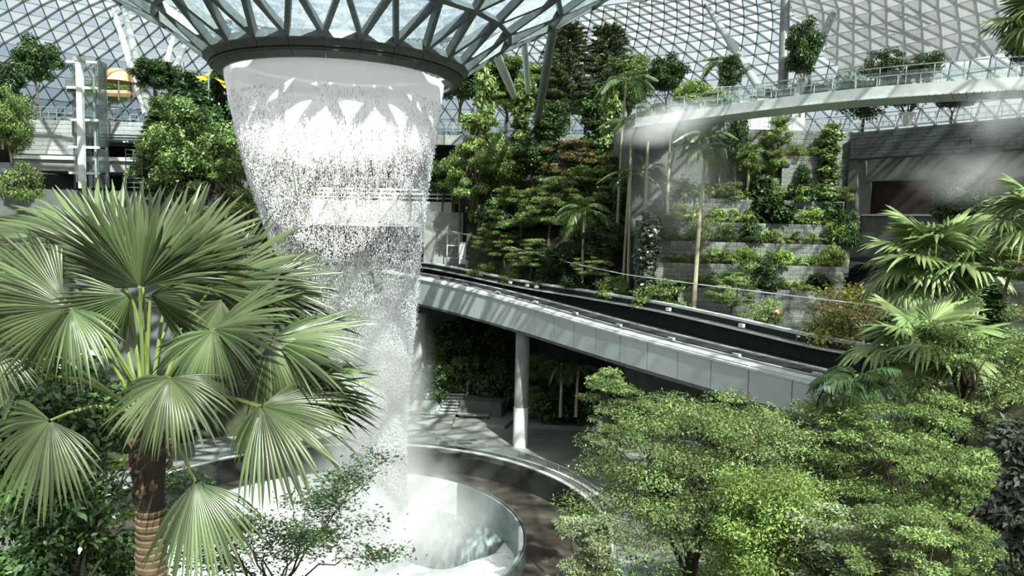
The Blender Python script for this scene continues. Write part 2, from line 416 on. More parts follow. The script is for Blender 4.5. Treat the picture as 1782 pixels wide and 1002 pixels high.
def arc_rows(r0, r1, step):
    rs = np.linspace(r0, r1, 400); zs = np.interp(rs, PRr, PRz)
    s = np.concatenate([[0], np.cumsum(np.hypot(np.diff(rs), np.diff(zs)))])
    n = max(2, int(round(s[-1] / step)))
    return list(np.interp(np.linspace(0, s[-1], n + 1), s, rs))
ZONES = [(26, [9.9, 13.2, 17.2, 22.0]), (44, arc_rows(22, 60, 5.0)), (204, arc_rows(60, 101, 2.5))]
dome = empty('ceiling', (AX, AY, 38), 'domed steel and glass roof of triangular panes funnelling down to the waterfall ring', None, None, 'structure')
dome_off = Vector((AX, AY, 38))
panes, beams = [], []
for zi, (N, rows) in enumerate(ZONES):
    def nd(k, j, off=0.0, N=N, rows=rows):
        return dome_pt(rows[k], 2 * PI * ((j % N) + 0.5 * (k % 2)) / N, off)
    for k in range(len(rows) - 1):
        for j in range(N):
            if k % 2 == 0:
                up = ((k, j), (k, j + 1), (k + 1, j)); dn = ((k + 1, j - 1), (k, j), (k + 1, j))
            else:
                up = ((k, j), (k, j + 1), (k + 1, j + 1)); dn = ((k + 1, j), (k, j), (k + 1, j + 1))
            panes.append((zi, k, 'up', up, nd)); panes.append((zi, k, 'dn', dn, nd))
            beams.append((zi, nd(*dn[1]), nd(*dn[0]), 'd')); beams.append((zi, nd(*dn[1]), nd(*dn[2]), 'd'))
    for k in range(len(rows)):
        if zi > 0 and k == 0: continue
        for j in range(N):
            beams.append((zi, nd(k, j), nd(k, j + 1), 'h'))
def tri_inset(pts, q):
    c = (pts[0] + pts[1] + pts[2]) / 3
    return [c + (p - c) * q for p in pts]
def px_area(pts):
    q = [pix(p) for p in pts]
    if any(x is None for x in q): return 0
    cx = sum(x[0] for x in q) / 3; cy_ = sum(x[1] for x in q) / 3
    if not (-40 < cx < 1822 and -40 < cy_ < 330): return 0
    return abs((q[1][0] - q[0][0]) * (q[2][1] - q[0][1]) - (q[2][0] - q[0][0]) * (q[1][1] - q[0][1])) / 2
def shade_zone(pts):
    c = (pts[0] + pts[1] + pts[2]) / 3; a = math.degrees(math.atan2(c.y - AY, c.x - AX)); r = math.hypot(c.x - AX, c.y - AY)
    return 16 < a < 41 and 58 < r < 86
plist = []
for (zi, k, ud, ids, nd) in panes:
    pts = [nd(*i) for i in ids]
    plist.append((px_area(pts), zi, k, ud, pts))
plist.sort(key=lambda t: -t[0])
rest = {'glass_clear': MB(), 'glass_frit': MB(), 'glass_funnel': MB()}
for i, (a, zi, k, ud, pts) in enumerate(plist):
    q = [p - dome_off for p in tri_inset(pts, 0.97)]
    key = 'glass_funnel' if zi == 0 else ('glass_frit' if ud == 'up' else 'glass_clear')
    if i < 290 and a > 60:
        m = MB(); m.add(q, [(0, 1, 2)]); m.obj('pane', G[key], dome, origin=(q[0] + q[1] + q[2]) / 3)
    else:
        rest[key].add(q, [(0, 1, 2)])
for key, m in rest.items():
    m.obj('pane', G[key], dome, kind='stuff')
sh = MB(); shp = []
for (a, zi, k, ud, pts) in plist:
    if shade_zone(pts):
        c = (pts[0] + pts[1] + pts[2]) / 3
        q = [p - dome_off + (Vector((AX, AY, 20)) - c).normalized() * 2.4 for p in tri_inset(pts, 0.985)]
        sh.add(q, [(0, 1, 2)])
sh.obj('sunshade_sheet', G['glass_shade'], dome, kind='stuff', label='white fabric sunshades under the panes')
bm_rest = MB(); bl = []
for (zi, a, b, t) in beams:
    pa, pb = pix(a), pix(b)
    s = 0
    if pa and pb and -60 < pa[0] < 1850 and pa[1] > -60 and pa[1] < 330: s = math.hypot(pa[0] - pb[0], pa[1] - pb[1])
    bl.append((s if zi == 0 else 0, zi, a, b, t))
bl.sort(key=lambda t: -t[0])
for i, (s, zi, a, b, t) in enumerate(bl):
    wd, h = ((0.34, 0.55), (0.18, 0.30), (0.12, 0.34))[zi]
    if t == 'h' and zi > 0: wd *= 0.7; h *= 0.6
    mid = (a + b) / 2
    r = math.hypot(mid.x - AX, mid.y - AY); ang = math.atan2(mid.y - AY, mid.x - AX)
    nrm = dome_pt(r, ang, 1.0) - dome_pt(r, ang)
    off = -nrm * (h * 0.5)
    if s > 14 and i < 220:
        m = MB(); m.beam(a - dome_off + off, b - dome_off + off, wd, h, nrm); m.obj('beam', G['steel_dark'], dome)
    else:
        bm_rest.beam(a - dome_off + off, b - dome_off + off, wd, h, nrm)
bm_rest.obj('beam', G['steel_roof'], dome, kind='stuff')

# ------------------------------------------------------------------ waterfall ring
ring = empty('waterfall_ring', (AX, AY, 37), 'dark grey metal ring at the foot of the glass funnel, water pouring from it', 'ring')
NP = 26
def seg(prof, a0, a1, n=5):
    m = MB(); m.lathe(prof, (0, 0), n, a0, a1); return m
for k in range(NP):
    a0, a1 = 2 * PI * (k + 0.012) / NP, 2 * PI * (k + 0.988) / NP
    seg([(9.85, 0.72), (9.98, 0.62), (9.76, 0.0), (9.3, 0.0), (9.3, 0.72)], a0, a1).obj('upper_panel', G['ring'], ring)
    seg([(9.66, -0.10), (9.60, -0.2), (8.95, -0.58), (8.72, -0.58), (9.2, -0.10)], a0, a1).obj('lower_panel', G['ring'], ring)
m = MB(); m.lathe([(9.6, 0.1), (9.6, -0.25), (9.1, -0.25), (9.1, 0.1)], (0, 0), 104); m.obj('slot', G['black'], ring)
m = MB(); m.lathe([(9.95, 0.98), (9.95, 0.72), (9.2, 0.72), (9.2, 0.98)], (0, 0), 104); m.obj('top_channel', G['white_steel'], ring)

# ------------------------------------------------------------------ falling water
WS = [(98, 587, 183), (125, 587, 180), (150, 587, 178), (200, 588, 171), (250, 590, 163), (300, 591, 154), (350, 596, 143), (400, 602, 133), (480, 616, 112), (540, 630, 94), (600, 643, 75),
      (700, 656, 54), (790, 664, 43), (860, 666, 42), (930, 667, 44)]
wz, wx, wr = [], [], []
for (py, cx, hw) in WS:
    p = at(cx, py, AY); wz.append(p.z); wx.append(p.x); wr.append(hw * mpp(AY))
wz = np.array(wz); wx = np.array(wx); wr = np.array(wr)
def wsec(z):
    return float(np.interp(-z, -wz, wx)), float(np.interp(-z, -wz, wr))
fall = empty('waterfall', (AX, AY, 0), 'tall white waterfall curtain dropping from the dark ring into the round pool', 'waterfall')
ZT, ZB = 36.55, -1.2
def sheet(name, k, seed, z0=ZT, z1=ZB, n=96, m=70):
    V, F = [], []
    rr = random.Random(seed)
    for i in range(m + 1):
        z = z0 + (z1 - z0) * (i / m)
        cx, r = wsec(z)
        for j in range(n):
            a = 2 * PI * j / n
            q = r * k * (1 + 0.012 * math.sin(a * 7 + seed) + 0.008 * math.sin(a * 17 + z * 0.3))
            V.append((cx - AX + q * math.cos(a), q * math.sin(a), z))
    for i in range(m):
        for j in range(n):
            F.append((i * n + j, i * n + (j + 1) % n, (i + 1) * n + (j + 1) % n, (i + 1) * n + j))
    me = mesh_np(name, V, F, water_sheet_mat(ZT, 0.0, name == 'inner_veil'), True)
    return inst(name, me, fall)
sheet('water_curtain', 1.0, 1)
sheet('inner_veil', 0.86, 2, 36.0)
ND = 80000
tz = rng.random(ND) ** 1.0
z = 34.8 - tz * 36
ang = rng.random(ND) * 2 * PI
cxs = np.interp(-z, -wz, wx); rs_ = np.interp(-z, -wz, wr)
q = rs_ * (1.0 + rng.normal(0, 0.012, ND) + np.abs(rng.normal(0, 1, ND)) * 0.05 * np.clip((30 - z) / 30, 0, 1) * rng.choice([1, -1, -1, -2], ND))
strand = np.round(ang * 40) / 40
ang = np.where(rng.random(ND) < 0.6, strand, ang)
P = np.stack([cxs - AX + q * np.cos(ang), q * np.sin(ang), z], -1)
hl = rng.uniform(0.03, 0.14, ND); hw = rng.uniform(0.012, 0.036, ND)
V = np.zeros((ND, 5, 3))
V[:, 0] = P + np.stack([0 * hl, 0 * hl, hl], -1); V[:, 4] = P - np.stack([0 * hl, 0 * hl, hl], -1)
for k in range(3):
    V[:, 1 + k] = P + np.stack([hw * math.cos(k * 2.0944), hw * math.sin(k * 2.0944), 0 * hw], -1)
F = np.array([(0, 1, 2), (0, 2, 3), (0, 3, 1), (4, 2, 1), (4, 3, 2), (4, 1, 3)])
Q = (np.arange(ND)[:, None, None] * 5 + F[None]).reshape(-1, 3)
inst('droplets', mesh_np('droplets', V.reshape(-1, 3), Q, G['drops']), fall, kind='stuff')

def ico(name, m):
    import bmesh
    b = bmesh.new(); bmesh.ops.create_icosphere(b, subdivisions=3, radius=1.0)
    me = bpy.data.meshes.new(name); b.to_mesh(me); b.free(); me.materials.append(m); return me
def fog(name, loc, rad, dens, label, cat='mist', rot=0.0, **kw):
    me = ico(name, fogmat(name + '_vol', dens, **kw))
    o = inst(name, me, None, loc, None, label, cat, None, 'stuff'); o.scale = rad; o.rotation_euler = (0, rot, 0)
    return o
FOGSIZE = 1
fog('spray_cloud', Vector((wx[-3], AY, 0.5)), (11.0, 11.0, 8.0), 0.5, 'white spray billowing where the waterfall meets the round pool', nscale=2.2)
fog('spray_column', Vector((wx[-3] - 0.6, AY, 10)), (5.5, 5.5, 15.0), 0.75, 'pale haze of spray around the lower waterfall', nscale=2.0)
fog('basin_fog', Vector((AX - 5.5, AY + 1.5, -2.3)), (12.0, 13.0, 3.5), 0.8, 'bright white fog lying in the round basin', nscale=1.5, contrast=(.25, .6), soft=.5)
fog('mist_cloud', at(1165, 215, 70), (6.0, 3.5, 2.3), 1.0, 'white mist cloud drifting under the left end of the canopy footbridge', nscale=1.6, contrast=(.3, .75), rot=-0.25)
fog('mist_veil', at(1190, 310, 71), (6.5, 3.0, 7.5), 0.12, 'thin grey mist before the tall blank wall by the areca palms', nscale=1.6)
fog('mist_puff', at(1690, 305, 50), (5.0, 2.6, 2.6), 0.42, 'soft puff of mist in front of the dark stone building', nscale=1.3, contrast=(.3, .8))
fog('mist_wisp', at(1740, 190, 48), (3.2, 2.2, 2.8), 0.5, 'mist wisp over the near end of the canopy footbridge', nscale=1.6)

# ------------------------------------------------------------------ plaza, pool
RO, RI = 22.7, 15.8
plaza = MB()
n = 128
prof = [(RO, 0.0), (RO + 3, 0.0), (RO + 8, 0.0), (48, 0.0), (48, -0.6), (RO, -0.6)]
plaza.lathe(prof, (AX, AY), n)
plaza.obj('floor', G['plaza'], label='grey plaza floor around the round pool', kind='structure')
m = MB(); m.lathe([(RO, 0.10), (RO + 0.35, 0.10), (RO + 0.35, -0.1), (RO, -0.1)], (AX, AY), n)
m.obj('trim_1', G['concrete_light'], label='pale kerb around the outer edge of the pool moat', kind='structure')
m = MB(); m.lathe([(RO, 0.0), (RO, -3.0), (RO + 0.4, -3.0), (RO + 0.4, 0.0)], (AX, AY), n)
m.obj('wall_pool', G['pool_wall'], label='dark curved wall dropping from the plaza to the pool moat', kind='structure')
m = MB(); m.lathe([(RO + 0.2, -2.6), (RI, -2.2), (RI, -3.0), (RO + 0.2, -3.2)], (AX, AY), n)
m.obj('floor_moat', G['pool_floor'], label='wet brown floor of the ring between plaza wall and white basin', kind='structure')
basin = empty('pool_basin', (AX, AY, -0.6), 'round white basin with mist and dark water under the waterfall', 'pool')
m = MB(); m.lathe([(RI, 0.0), (RI, -2.6), (RI - 0.16, -2.6), (RI - 0.16, 0.0)], (0, 0), n); m.obj('rim', G['steel_dark'], basin)
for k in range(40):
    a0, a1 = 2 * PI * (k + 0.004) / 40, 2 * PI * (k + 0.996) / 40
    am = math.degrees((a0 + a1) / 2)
    lit = (58 < am < 300) or (am < 8) or (am > 352)  # sun and shade put into panel colour: white where lit, grey elsewhere
    seg([(RI - 0.25, -0.05), (RI - 0.25, -5.5), (RI - 0.45, -5.5), (RI - 0.45, -0.05)], a0, a1, 4).obj('wall_panel', G['white'] if lit else G['shaded_panel'] if 'shaded_panel' in G else G['concrete'], basin)
def basin_water(nm, ca, cb, lo, hi, st=(1, 1, 1)):
    m = bpy.data.materials.new(nm); m.use_nodes = True; N = m.node_tree.nodes; L = m.node_tree.links
    b = N['Principled BSDF']; b.inputs['Roughness'].default_value = 0.18
    tc = N.new('ShaderNodeTexCoord')
    nz = N.new('ShaderNodeTexNoise'); nz.inputs['Scale'].default_value = 0.9; nz.inputs['Detail'].default_value = 8; nz.inputs['Distortion'].default_value = 0.6
    mp = N.new('ShaderNodeMapping'); mp.inputs['Scale'].default_value = st; L.new(tc.outputs['Object'], mp.inputs[0]); L.new(mp.outputs[0], nz.inputs['Vector'])
    r = N.new('ShaderNodeValToRGB'); e = r.color_ramp.elements
    e[0].position = lo; e[0].color = hexc(ca); e[1].position = hi; e[1].color = hexc(cb)
    L.new(nz.outputs['Fac'], r.inputs[0]); L.new(r.outputs[0], b.inputs['Base Color'])
    bp = N.new('ShaderNodeBump'); bp.inputs['Strength'].default_value = 0.4; L.new(nz.outputs['Fac'], bp.inputs['Height']); L.new(bp.outputs[0], b.inputs['Normal'])
    return m
m = MB(); m.lathe([(RI - 0.3, -3.4), (11, -3.5), (7, -3.7), (3, -3.9), (0.01, -4.0)], (0, 0), 96, close=False)
m.obj('water_surface', basin_water('foaming_water', 'c3cccb', 'edf2f0', 0.35, 0.5), basin, smooth=True, label='white foaming water')
c0 = at_z(785, 928, -4.0); m = MB(); V = []
for k in range(48):
    a = 2 * PI * k / 48; s = 1 + 0.05 * math.sin(3 * a + 1) + 0.03 * math.sin(7 * a)
    V.append((c0.x - AX + 5.3 * s * math.cos(a), c0.y - AY + 6.6 * s * math.sin(a), -3.28))
m.prism([Vector(v) for v in V], (0, 0, -0.5)); m.obj('acrylic_funnel', basin_water('acrylic_water', '3f4b50', '9aa5a6', 0.42, 0.66, (2.2, 0.5, 1)), basin, label='dark clear acrylic pane streaked with running water')

# glass balustrade round the moat
bal = empty('pool_balustrade', (AX, AY, 0), 'low curved glass balustrade on the plaza around the pool moat', 'balustrade')
RB = RO + 0.8
NB = 72
gm = None
for k in range(NB):
    a0, a1 = 2 * PI * k / NB, 2 * PI * (k + 1) / NB
    if not (-20 < math.degrees(a0) < 135): continue
    seg([(RB, 0.1), (RB, 1.15), (RB + 0.02, 1.15), (RB + 0.02, 0.1)], a0 + 0.002, a1 - 0.002, 2).obj('glass_panel', G['glass_rail'], bal)
    MB().box((RB * math.cos(a0), RB * math.sin(a0), 0.6), (0.05, 0.05, 1.2), a0).obj('post', G['steel'], bal)
m = MB(); m.tube([(RB * math.cos(a), RB * math.sin(a), 1.2) for a in np.radians(np.linspace(-20, 135, 64))], 0.03, 6); m.obj('handrail', G['steel'], bal)

# dark splashes on the paving
for (px, py, sx, sy, lbp) in ((785, 782, 1.9, 0.8, 'largest wet puddle on the plaza, touching the glass balustrade'), (808, 771, 1.0, 0.25, 'thin wet streak on the plaza between puddle and round pier'), (820, 766, 0.8, 0.2, 'small wet streak on the plaza nearest the round pier'), (772, 772, 0.6, 0.6, 'small round wet spot left of the largest puddle'), (762, 763, 0.4, 0.3, 'tiny wet spot on the plaza farthest left of the puddles')):
    p = at_z(px, py, 0.012); r_ = random.Random(px)
    mm = MB(); mm.add([(sx * math.cos(t) * (0.75 + 0.3 * r_.random()), sy * 1.8 * math.sin(t) * (0.75 + 0.3 * r_.random()), 0) for t in np.linspace(0, 2 * PI, 15)[:-1]], [tuple(range(14))])
    mm.obj('water_puddle', G['pool_floor'], None, lbp, 'puddle', 'wet puddles on the plaza', origin=None).location = p

# ------------------------------------------------------------------ hillsides
def ground(x, y):
    near = min(max((36 - y) / 31 * 17, 0), 17.5)
    right = min(max((x - 13) * 1.15, 0), 18) if y < 52 else min(max((x - 16 - (y - 52) * 0.2) * 1.2, 0), 22)
    dist = math.hypot(x - AX, y - AY)
    left = min(max((dist - 31) * 1.5, 0), 20) if (x < AX - 4 and y > 48) else 0
    return max(near, right, left) - 0.35
gx = np.arange(-90, 92, 2.0); gy = np.arange(-30, 120, 2.0)
V = []; idx = {}
for i, y in enumerate(gy):
    for j, x in enumerate(gx):
        idx[i, j] = len(V); V.append((x, y, ground(x, y) + 0.25 * math.sin(x * 1.3) * math.cos(y * 1.1) * (1 if ground(x, y) > 0 else 0)))
F = []
for i in range(len(gy) - 1):
    for j in range(len(gx) - 1):
        cx, cyy = gx[j] + 1, gy[i] + 1
        if math.hypot(cx - AX, cyy - AY) < 26: continue
        F.append((idx[i, j], idx[i, j + 1], idx[i + 1, j + 1], idx[i + 1, j]))
inst('terrain', mesh_np('terrain', V, F, G['soil'], True), label='dark soil slopes of the planted valley', kind='structure')

# ------------------------------------------------------------------ walls
def away(A, B):
    d = Vector((B.x - A.x, B.y - A.y, 0)).normalized(); n = Vector((-d.y, d.x, 0))
    mid = (A + B) / 2
    if n.dot(Vector((mid.x, mid.y, 0))) < 0: n = -n
    return n
def slab(A, B, zt, zb, thick):
    n = away(A, B) * thick
    m = MB()
    m.prism([Vector((A.x, A.y, zb)), Vector((B.x, B.y, zb)), Vector((B.x, B.y, zt)), Vector((A.x, A.y, zt))], n)
    return m
def brickwall(name, A, B, zt, zb, bw, bh, thick, mwall, mbrick, label, maxn=295, cap=None):
    n = away(A, B)
    root = slab(A + n * 0.1, B + n * 0.1, zt - 0.02, zb, thick).obj(name, mwall, None, label, None, None, 'structure')
    d = Vector((B.x - A.x, B.y - A.y, 0)); Lw = d.length; d.normalize()
    me = unit_mesh('brick', mbrick); rows = int((zt - zb) / bh); cnt = 0
    rz = math.atan2(d.y, d.x)
    for r in range(rows):
        x = -random.random() * bw
        while x < Lw:
            w_ = bw * random.choice((0.6, 1.0, 1.0, 1.35)); x0, x1 = max(x, 0), min(x + w_, Lw); x += w_
            if x1 - x0 < 0.15 or cnt >= maxn: continue
            c = A + d * ((x0 + x1) / 2) + n * (0.1 - random.uniform(0.0, 0.05)); c = Vector((c.x, c.y, zt - (r + 0.5) * bh))
            mw = Matrix.Translation(c) @ Matrix.Rotation(rz, 4, 'Z') @ Matrix.Diagonal((x1 - x0 - 0.035, 0.2, bh - 0.035, 1))
            inst('brick', me, root, mw=mw); cnt += 1
    return root

# left building
YL = 74.0
A, B = at(26, 207, YL), at(140, 208, YL); C_ = at(266, 212, YL); D_ = at(266, 240, YL); E_ = at(140, 270, YL)
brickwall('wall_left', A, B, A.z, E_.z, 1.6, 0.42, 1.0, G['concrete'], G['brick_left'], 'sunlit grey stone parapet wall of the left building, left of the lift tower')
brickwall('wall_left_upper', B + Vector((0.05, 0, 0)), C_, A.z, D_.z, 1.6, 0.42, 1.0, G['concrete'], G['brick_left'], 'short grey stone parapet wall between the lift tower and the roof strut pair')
P1 = at(165, 239, YL + 0.2); P2 = at(300, 243, YL + 0.2)
slab(P1, P2, P1.z, P1.z - 0.15, 9).obj('ceiling_left', G['soffit'], None, 'grey soffit above the dark recess right of the lift tower', None, None, 'structure')
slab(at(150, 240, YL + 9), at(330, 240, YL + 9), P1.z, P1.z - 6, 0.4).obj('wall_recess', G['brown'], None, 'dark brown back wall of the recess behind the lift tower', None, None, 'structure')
A = at(20, 269, YL - 1.5); B = at(250, 273, YL - 1.5)
zb = at(120, 297, YL - 1.5).z
slab(A, B, A.z, A.z - 0.35, 9).obj('trim_2', G['white'], None, 'white sunlit ledge along the left building under the stone parapet', None, None, 'structure')
slab(A + Vector((0, .3, 0)), B + Vector((0, .3, 0)), A.z - 0.35, zb, 9).obj('wall_left_lower', G['concrete'], None, 'grey slab edge under the white ledge of the left building', None, None, 'structure')
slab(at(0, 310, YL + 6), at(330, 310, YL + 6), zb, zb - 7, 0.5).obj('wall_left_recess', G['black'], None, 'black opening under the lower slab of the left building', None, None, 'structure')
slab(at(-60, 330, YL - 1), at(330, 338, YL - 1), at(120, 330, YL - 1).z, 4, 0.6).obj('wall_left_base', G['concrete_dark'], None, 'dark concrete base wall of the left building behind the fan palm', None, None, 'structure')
# string of warm lamps under the soffit
lm = bpy.data.materials.new('warm_lamp'); lm.use_nodes = True
lb = lm.node_tree.nodes['Principled BSDF']; lb.inputs['Emission Color'].default_value = (1, 0.75, 0.45, 1); lb.inputs['Emission Strength'].default_value = 6
lamp_me = ico('lamp', lm)
ORDW = ('first', 'second', 'third', 'fourth', 'fifth', 'sixth', 'seventh', 'eighth', 'ninth', 'tenth', 'eleventh', 'twelfth', 'thirteenth', 'fourteenth', 'fifteenth')
for k in range(6):
    o = inst('pendant_lamp', lamp_me, None, at(216 + k * 5.5, 246 - k * 0.8, YL + 2.0), None, '%s tiny warm lamp from the lift in the dark recess' % ORDW[k], 'lamp', 'warm lamps in the recess')
    o.scale = (0.1,) * 3

# centre back building
YC = 120.0
A, B = at(425, 226, YC), at(1005, 232, YC); zt = A.z
slab(A, B, zt, at(780, 252, YC).z, 1.0).obj('wall_back', G['concrete'], None, 'grey concrete parapet behind the trees right of the waterfall', None, None, 'structure')
A2, B2 = at(930, 232, YC - 1), at(1060, 235, YC - 1)
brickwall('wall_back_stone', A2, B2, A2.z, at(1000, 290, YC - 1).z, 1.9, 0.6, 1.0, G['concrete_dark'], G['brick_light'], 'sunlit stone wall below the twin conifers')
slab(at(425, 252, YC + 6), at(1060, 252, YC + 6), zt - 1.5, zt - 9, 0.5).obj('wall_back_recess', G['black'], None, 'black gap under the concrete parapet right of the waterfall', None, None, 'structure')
A = at(425, 302, YC - 0.5); B = at(800, 306, YC - 0.5)
slab(A, B, A.z, A.z - 1.2, 7).obj('wall_back_ledge', G['concrete'], None, 'grey concrete planting ledge behind the waterfall edge', None, None, 'structure')
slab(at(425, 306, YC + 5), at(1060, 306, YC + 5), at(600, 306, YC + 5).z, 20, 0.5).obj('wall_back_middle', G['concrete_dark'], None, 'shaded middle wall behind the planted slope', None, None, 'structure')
# lower deck with guard rail and portal behind the water
YD = 118.0
A = at(440, 343, YD); B = at(786, 349, YD)
slab(A, B, A.z, at(600, 392, YD).z, 6).obj('wall_portal', G['concrete_light'], None, 'pale concrete lintel band over the train portal behind the water', None, None, 'structure')
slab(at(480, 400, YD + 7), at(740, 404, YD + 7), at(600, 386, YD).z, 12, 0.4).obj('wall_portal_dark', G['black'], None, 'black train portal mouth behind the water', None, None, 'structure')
slab(at(738, 368, YD - 1), at(806, 369, YD - 1), at(738, 368, YD - 1).z, 15, 1.2).obj('wall_portal_side', G['concrete'], None, 'streaked concrete wall beside the train portal', None, None, 'structure')
gr = empty('guard_rail', A, 'white guard rail on the concrete deck behind the waterfall', 'railing')
for k, hgt in enumerate((0.3, 0.95, 1.6)):
    m = MB(); m.beam(Vector((0, 0, hgt)), (B - A) + Vector((0, 0, hgt)), 0.12, 0.3 if k else 0.18); m.obj('rail', G['white'], gr)
for k in range(15):
    q = (B - A) * (k / 14.0)
    MB().beam(q, q + Vector((0, 0, 1.75)), 0.14, 0.14, (0, 1, 0)).obj('post', G['white'], gr)
slab(at(500, 600, 113), at(1090, 610, 113), 13, -0.5, 0.5).obj('wall_back_lower', G['concrete_dark'], None, 'dark lower retaining wall behind the viaduct', None, None, 'structure')

# right terraces
YT = 84.0
def tier(name, x0, x1, y0, y1, ytop, ybot, Y, label, br='brick_light', bw=1.15, bh=0.5, thick=2.2):
    A = at(x0, y0, Y); B = at(x1, y1, Y); zt = (A.z + B.z) / 2
    zb = at((x0 + x1) / 2, ybot, Y).z
    return brickwall(name, A, B, zt, zb, bw, bh, thick, G['concrete_dark'], G[br], label), zt
ptop = {}
_, ptop[0] = tier('wall_terrace_1', 1255, 1484, 223, 229, 226, 350, YT, 'top tier of the planted terrace, pale stone wall striped with shadow')
_, ptop[1] = tier('wall_planter', 1362, 1432, 270, 272, 271, 345, YT - 1.2, 'pale stone planter box with a grassy top on the terrace', thick=1.4)
_, ptop[2] = tier('wall_terrace_2', 1165, 1470, 343, 351, 347, 396, YT - 2.0, 'second tier of the planted terrace with two dark slots')
_, ptop[3] = tier('wall_terrace_3', 1112, 1480, 383, 392, 388, 436, YT - 3.5, 'third tier of the planted terrace, ferns hanging over it')
_, ptop[4] = tier('wall_terrace_4', 1110, 1480, 417, 427, 422, 478, YT - 5.0, 'fourth tier of the planted terrace behind the tall palm trunk')
_, ptop[5] = tier('wall_terrace_5', 1112, 1470, 455, 465, 460, 530, YT - 6.5, 'fifth tier of the planted terrace above the viaduct cable')
_, ptop[6] = tier('wall_terrace_6', 1180, 1440, 500, 506, 503, 600, YT - 8.0, 'lowest tier of the planted terrace beside the viaduct')
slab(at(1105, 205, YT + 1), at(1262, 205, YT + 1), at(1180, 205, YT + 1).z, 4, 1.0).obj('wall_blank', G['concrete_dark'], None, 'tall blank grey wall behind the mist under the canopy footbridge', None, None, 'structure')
W0 = at(1105, 205, YT + 1)
MB().box((W0.x + 0.4, (W0.y + YC) / 2 + 1.5, (W0.z + 4) / 2), (0.8, YC - W0.y, W0.z - 4.2)).obj('wall_blank_return', G['concrete_dark'], None, 'side return of the blank wall running back behind the palms', None, None, 'structure')
# dark slots in the walls
for (px, py, Y, lbv) in ((1392, 361, YT - 2.05, 'left one of two dark slots in the second terrace tier'), (1410, 361, YT - 2.05, 'right one of two dark slots in the second terrace tier'), (1368, 287, YT - 1.25, 'dark slot in the pale planter box wall')):
    p = at(px, py, Y); MB().box((0, 0, 0), (0.75, 0.3, 0.3)).obj('wall_vent', G['black'], None, lbv, 'vent', 'dark slots in the terrace').location = p + Vector((0, -0.02, 0))

# right building
def rb(px, py, t):      # t 0..1 along the receding wall
    return at(px, py, 74.5 + (63 - 74.5) * t)
A = at(1482, 229, 83); B = at(1840, 200, 67); zt = (A.z + B.z) / 2
zb = at(1484, 278, 83).z
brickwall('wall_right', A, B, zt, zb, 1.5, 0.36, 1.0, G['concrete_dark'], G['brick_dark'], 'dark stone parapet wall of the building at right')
dn = (B - A).normalized(); nn = away(A, B)
A3 = A + nn * 2.0 + dn * 0.4; B3 = B + nn * 2.0
slab(A3, B3, zb + 0.1, zb - 2.3, 0.6).obj('wall_right_lintel', G['soffit'], None, 'smooth grey lintel band under the dark stone parapet', None, None, 'structure')
slab(A + nn * 0.2 - dn * 0.2, A + dn * 0.9 + nn * 0.2, zb, zb - 8.5, 3).obj('wall_right_jamb', G['concrete_dark'], None, 'dark pier at the left end of the building opening', None, None, 'structure')
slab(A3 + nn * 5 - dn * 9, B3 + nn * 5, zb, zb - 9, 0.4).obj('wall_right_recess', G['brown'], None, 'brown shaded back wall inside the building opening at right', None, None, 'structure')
slab(A3 - nn * 0.6 + dn * 0.6, A3 - nn * 0.6 + dn * 20, zb - 6.1, zb - 10.5, 1.2).obj('wall_right_base', G['concrete_dark'], None, 'dark stone sill wall under the building opening at right', None, None, 'structure')
slab(A3 - nn * 0.8 + dn * 0.6, A3 - nn * 0.8 + dn * 20, zb - 5.95, zb - 6.15, 6).obj('trim_3', G['concrete_light'], None, 'pale sill line of the building opening at right', None, None, 'structure')

# upper terrace floors that carry the top trees
for nm, (x0, x1, y0, y1, z_), lb_ in (('floor_upper_left', (-85, -30, 75.2, 118, 34.0), 'upper terrace floor of the left building'),
                                      ('floor_upper_back', (-48, 16, 121.2, 150, 39.6), 'upper terrace floor behind the waterfall'),
                                      ('floor_upper_right', (16.5, 72, 86.2, 130, 36.3), 'upper terrace floor under the canopy footbridge')):
    MB().box(((x0 + x1) / 2, (y0 + y1) / 2, z_ - 0.4), (x1 - x0, y1 - y0, 0.8)).obj(nm, G['concrete_light'], None, lb_, None, None, 'structure')
# sunlit white wall behind the right strut feet
slab(at(1288, 172, YT + 4), at(1402, 175, YT + 4), at(1340, 172, YT + 4).z, 36.0, 0.5).obj('wall_white', G['white'], None, 'bright white low wall behind the feet of the right roof struts', None, None, 'structure')

# ================================================================== VIADUCT
NEAR = [(560, 450, 140), (610, 460, 122), (740, 483, 100), (824, 503, 90), (908, 526, 82), (982, 548, 74.5), (1056, 569, 68), (1124, 587, 63), (1193, 605, 59), (1300, 632, 53), (1400, 656, 49), (1480, 675, 46), (1570, 695, 43.4)]
def interp_poly(P, n):
    P = [Vector(p) for p in P]
    s = [0]
    for a, b in zip(P, P[1:]): s.append(s[-1] + (b - a).length)
    out = []
    for t in np.linspace(0, s[-1], n):
        i = min(max(int(np.searchsorted(s, t)) - 1, 0), len(P) - 2)
        f = (t - s[i]) / (s[i + 1] - s[i]); out.append(P[i].lerp(P[i + 1], f))
    return out
NT = interp_poly([at(*p) for p in NEAR], 61)
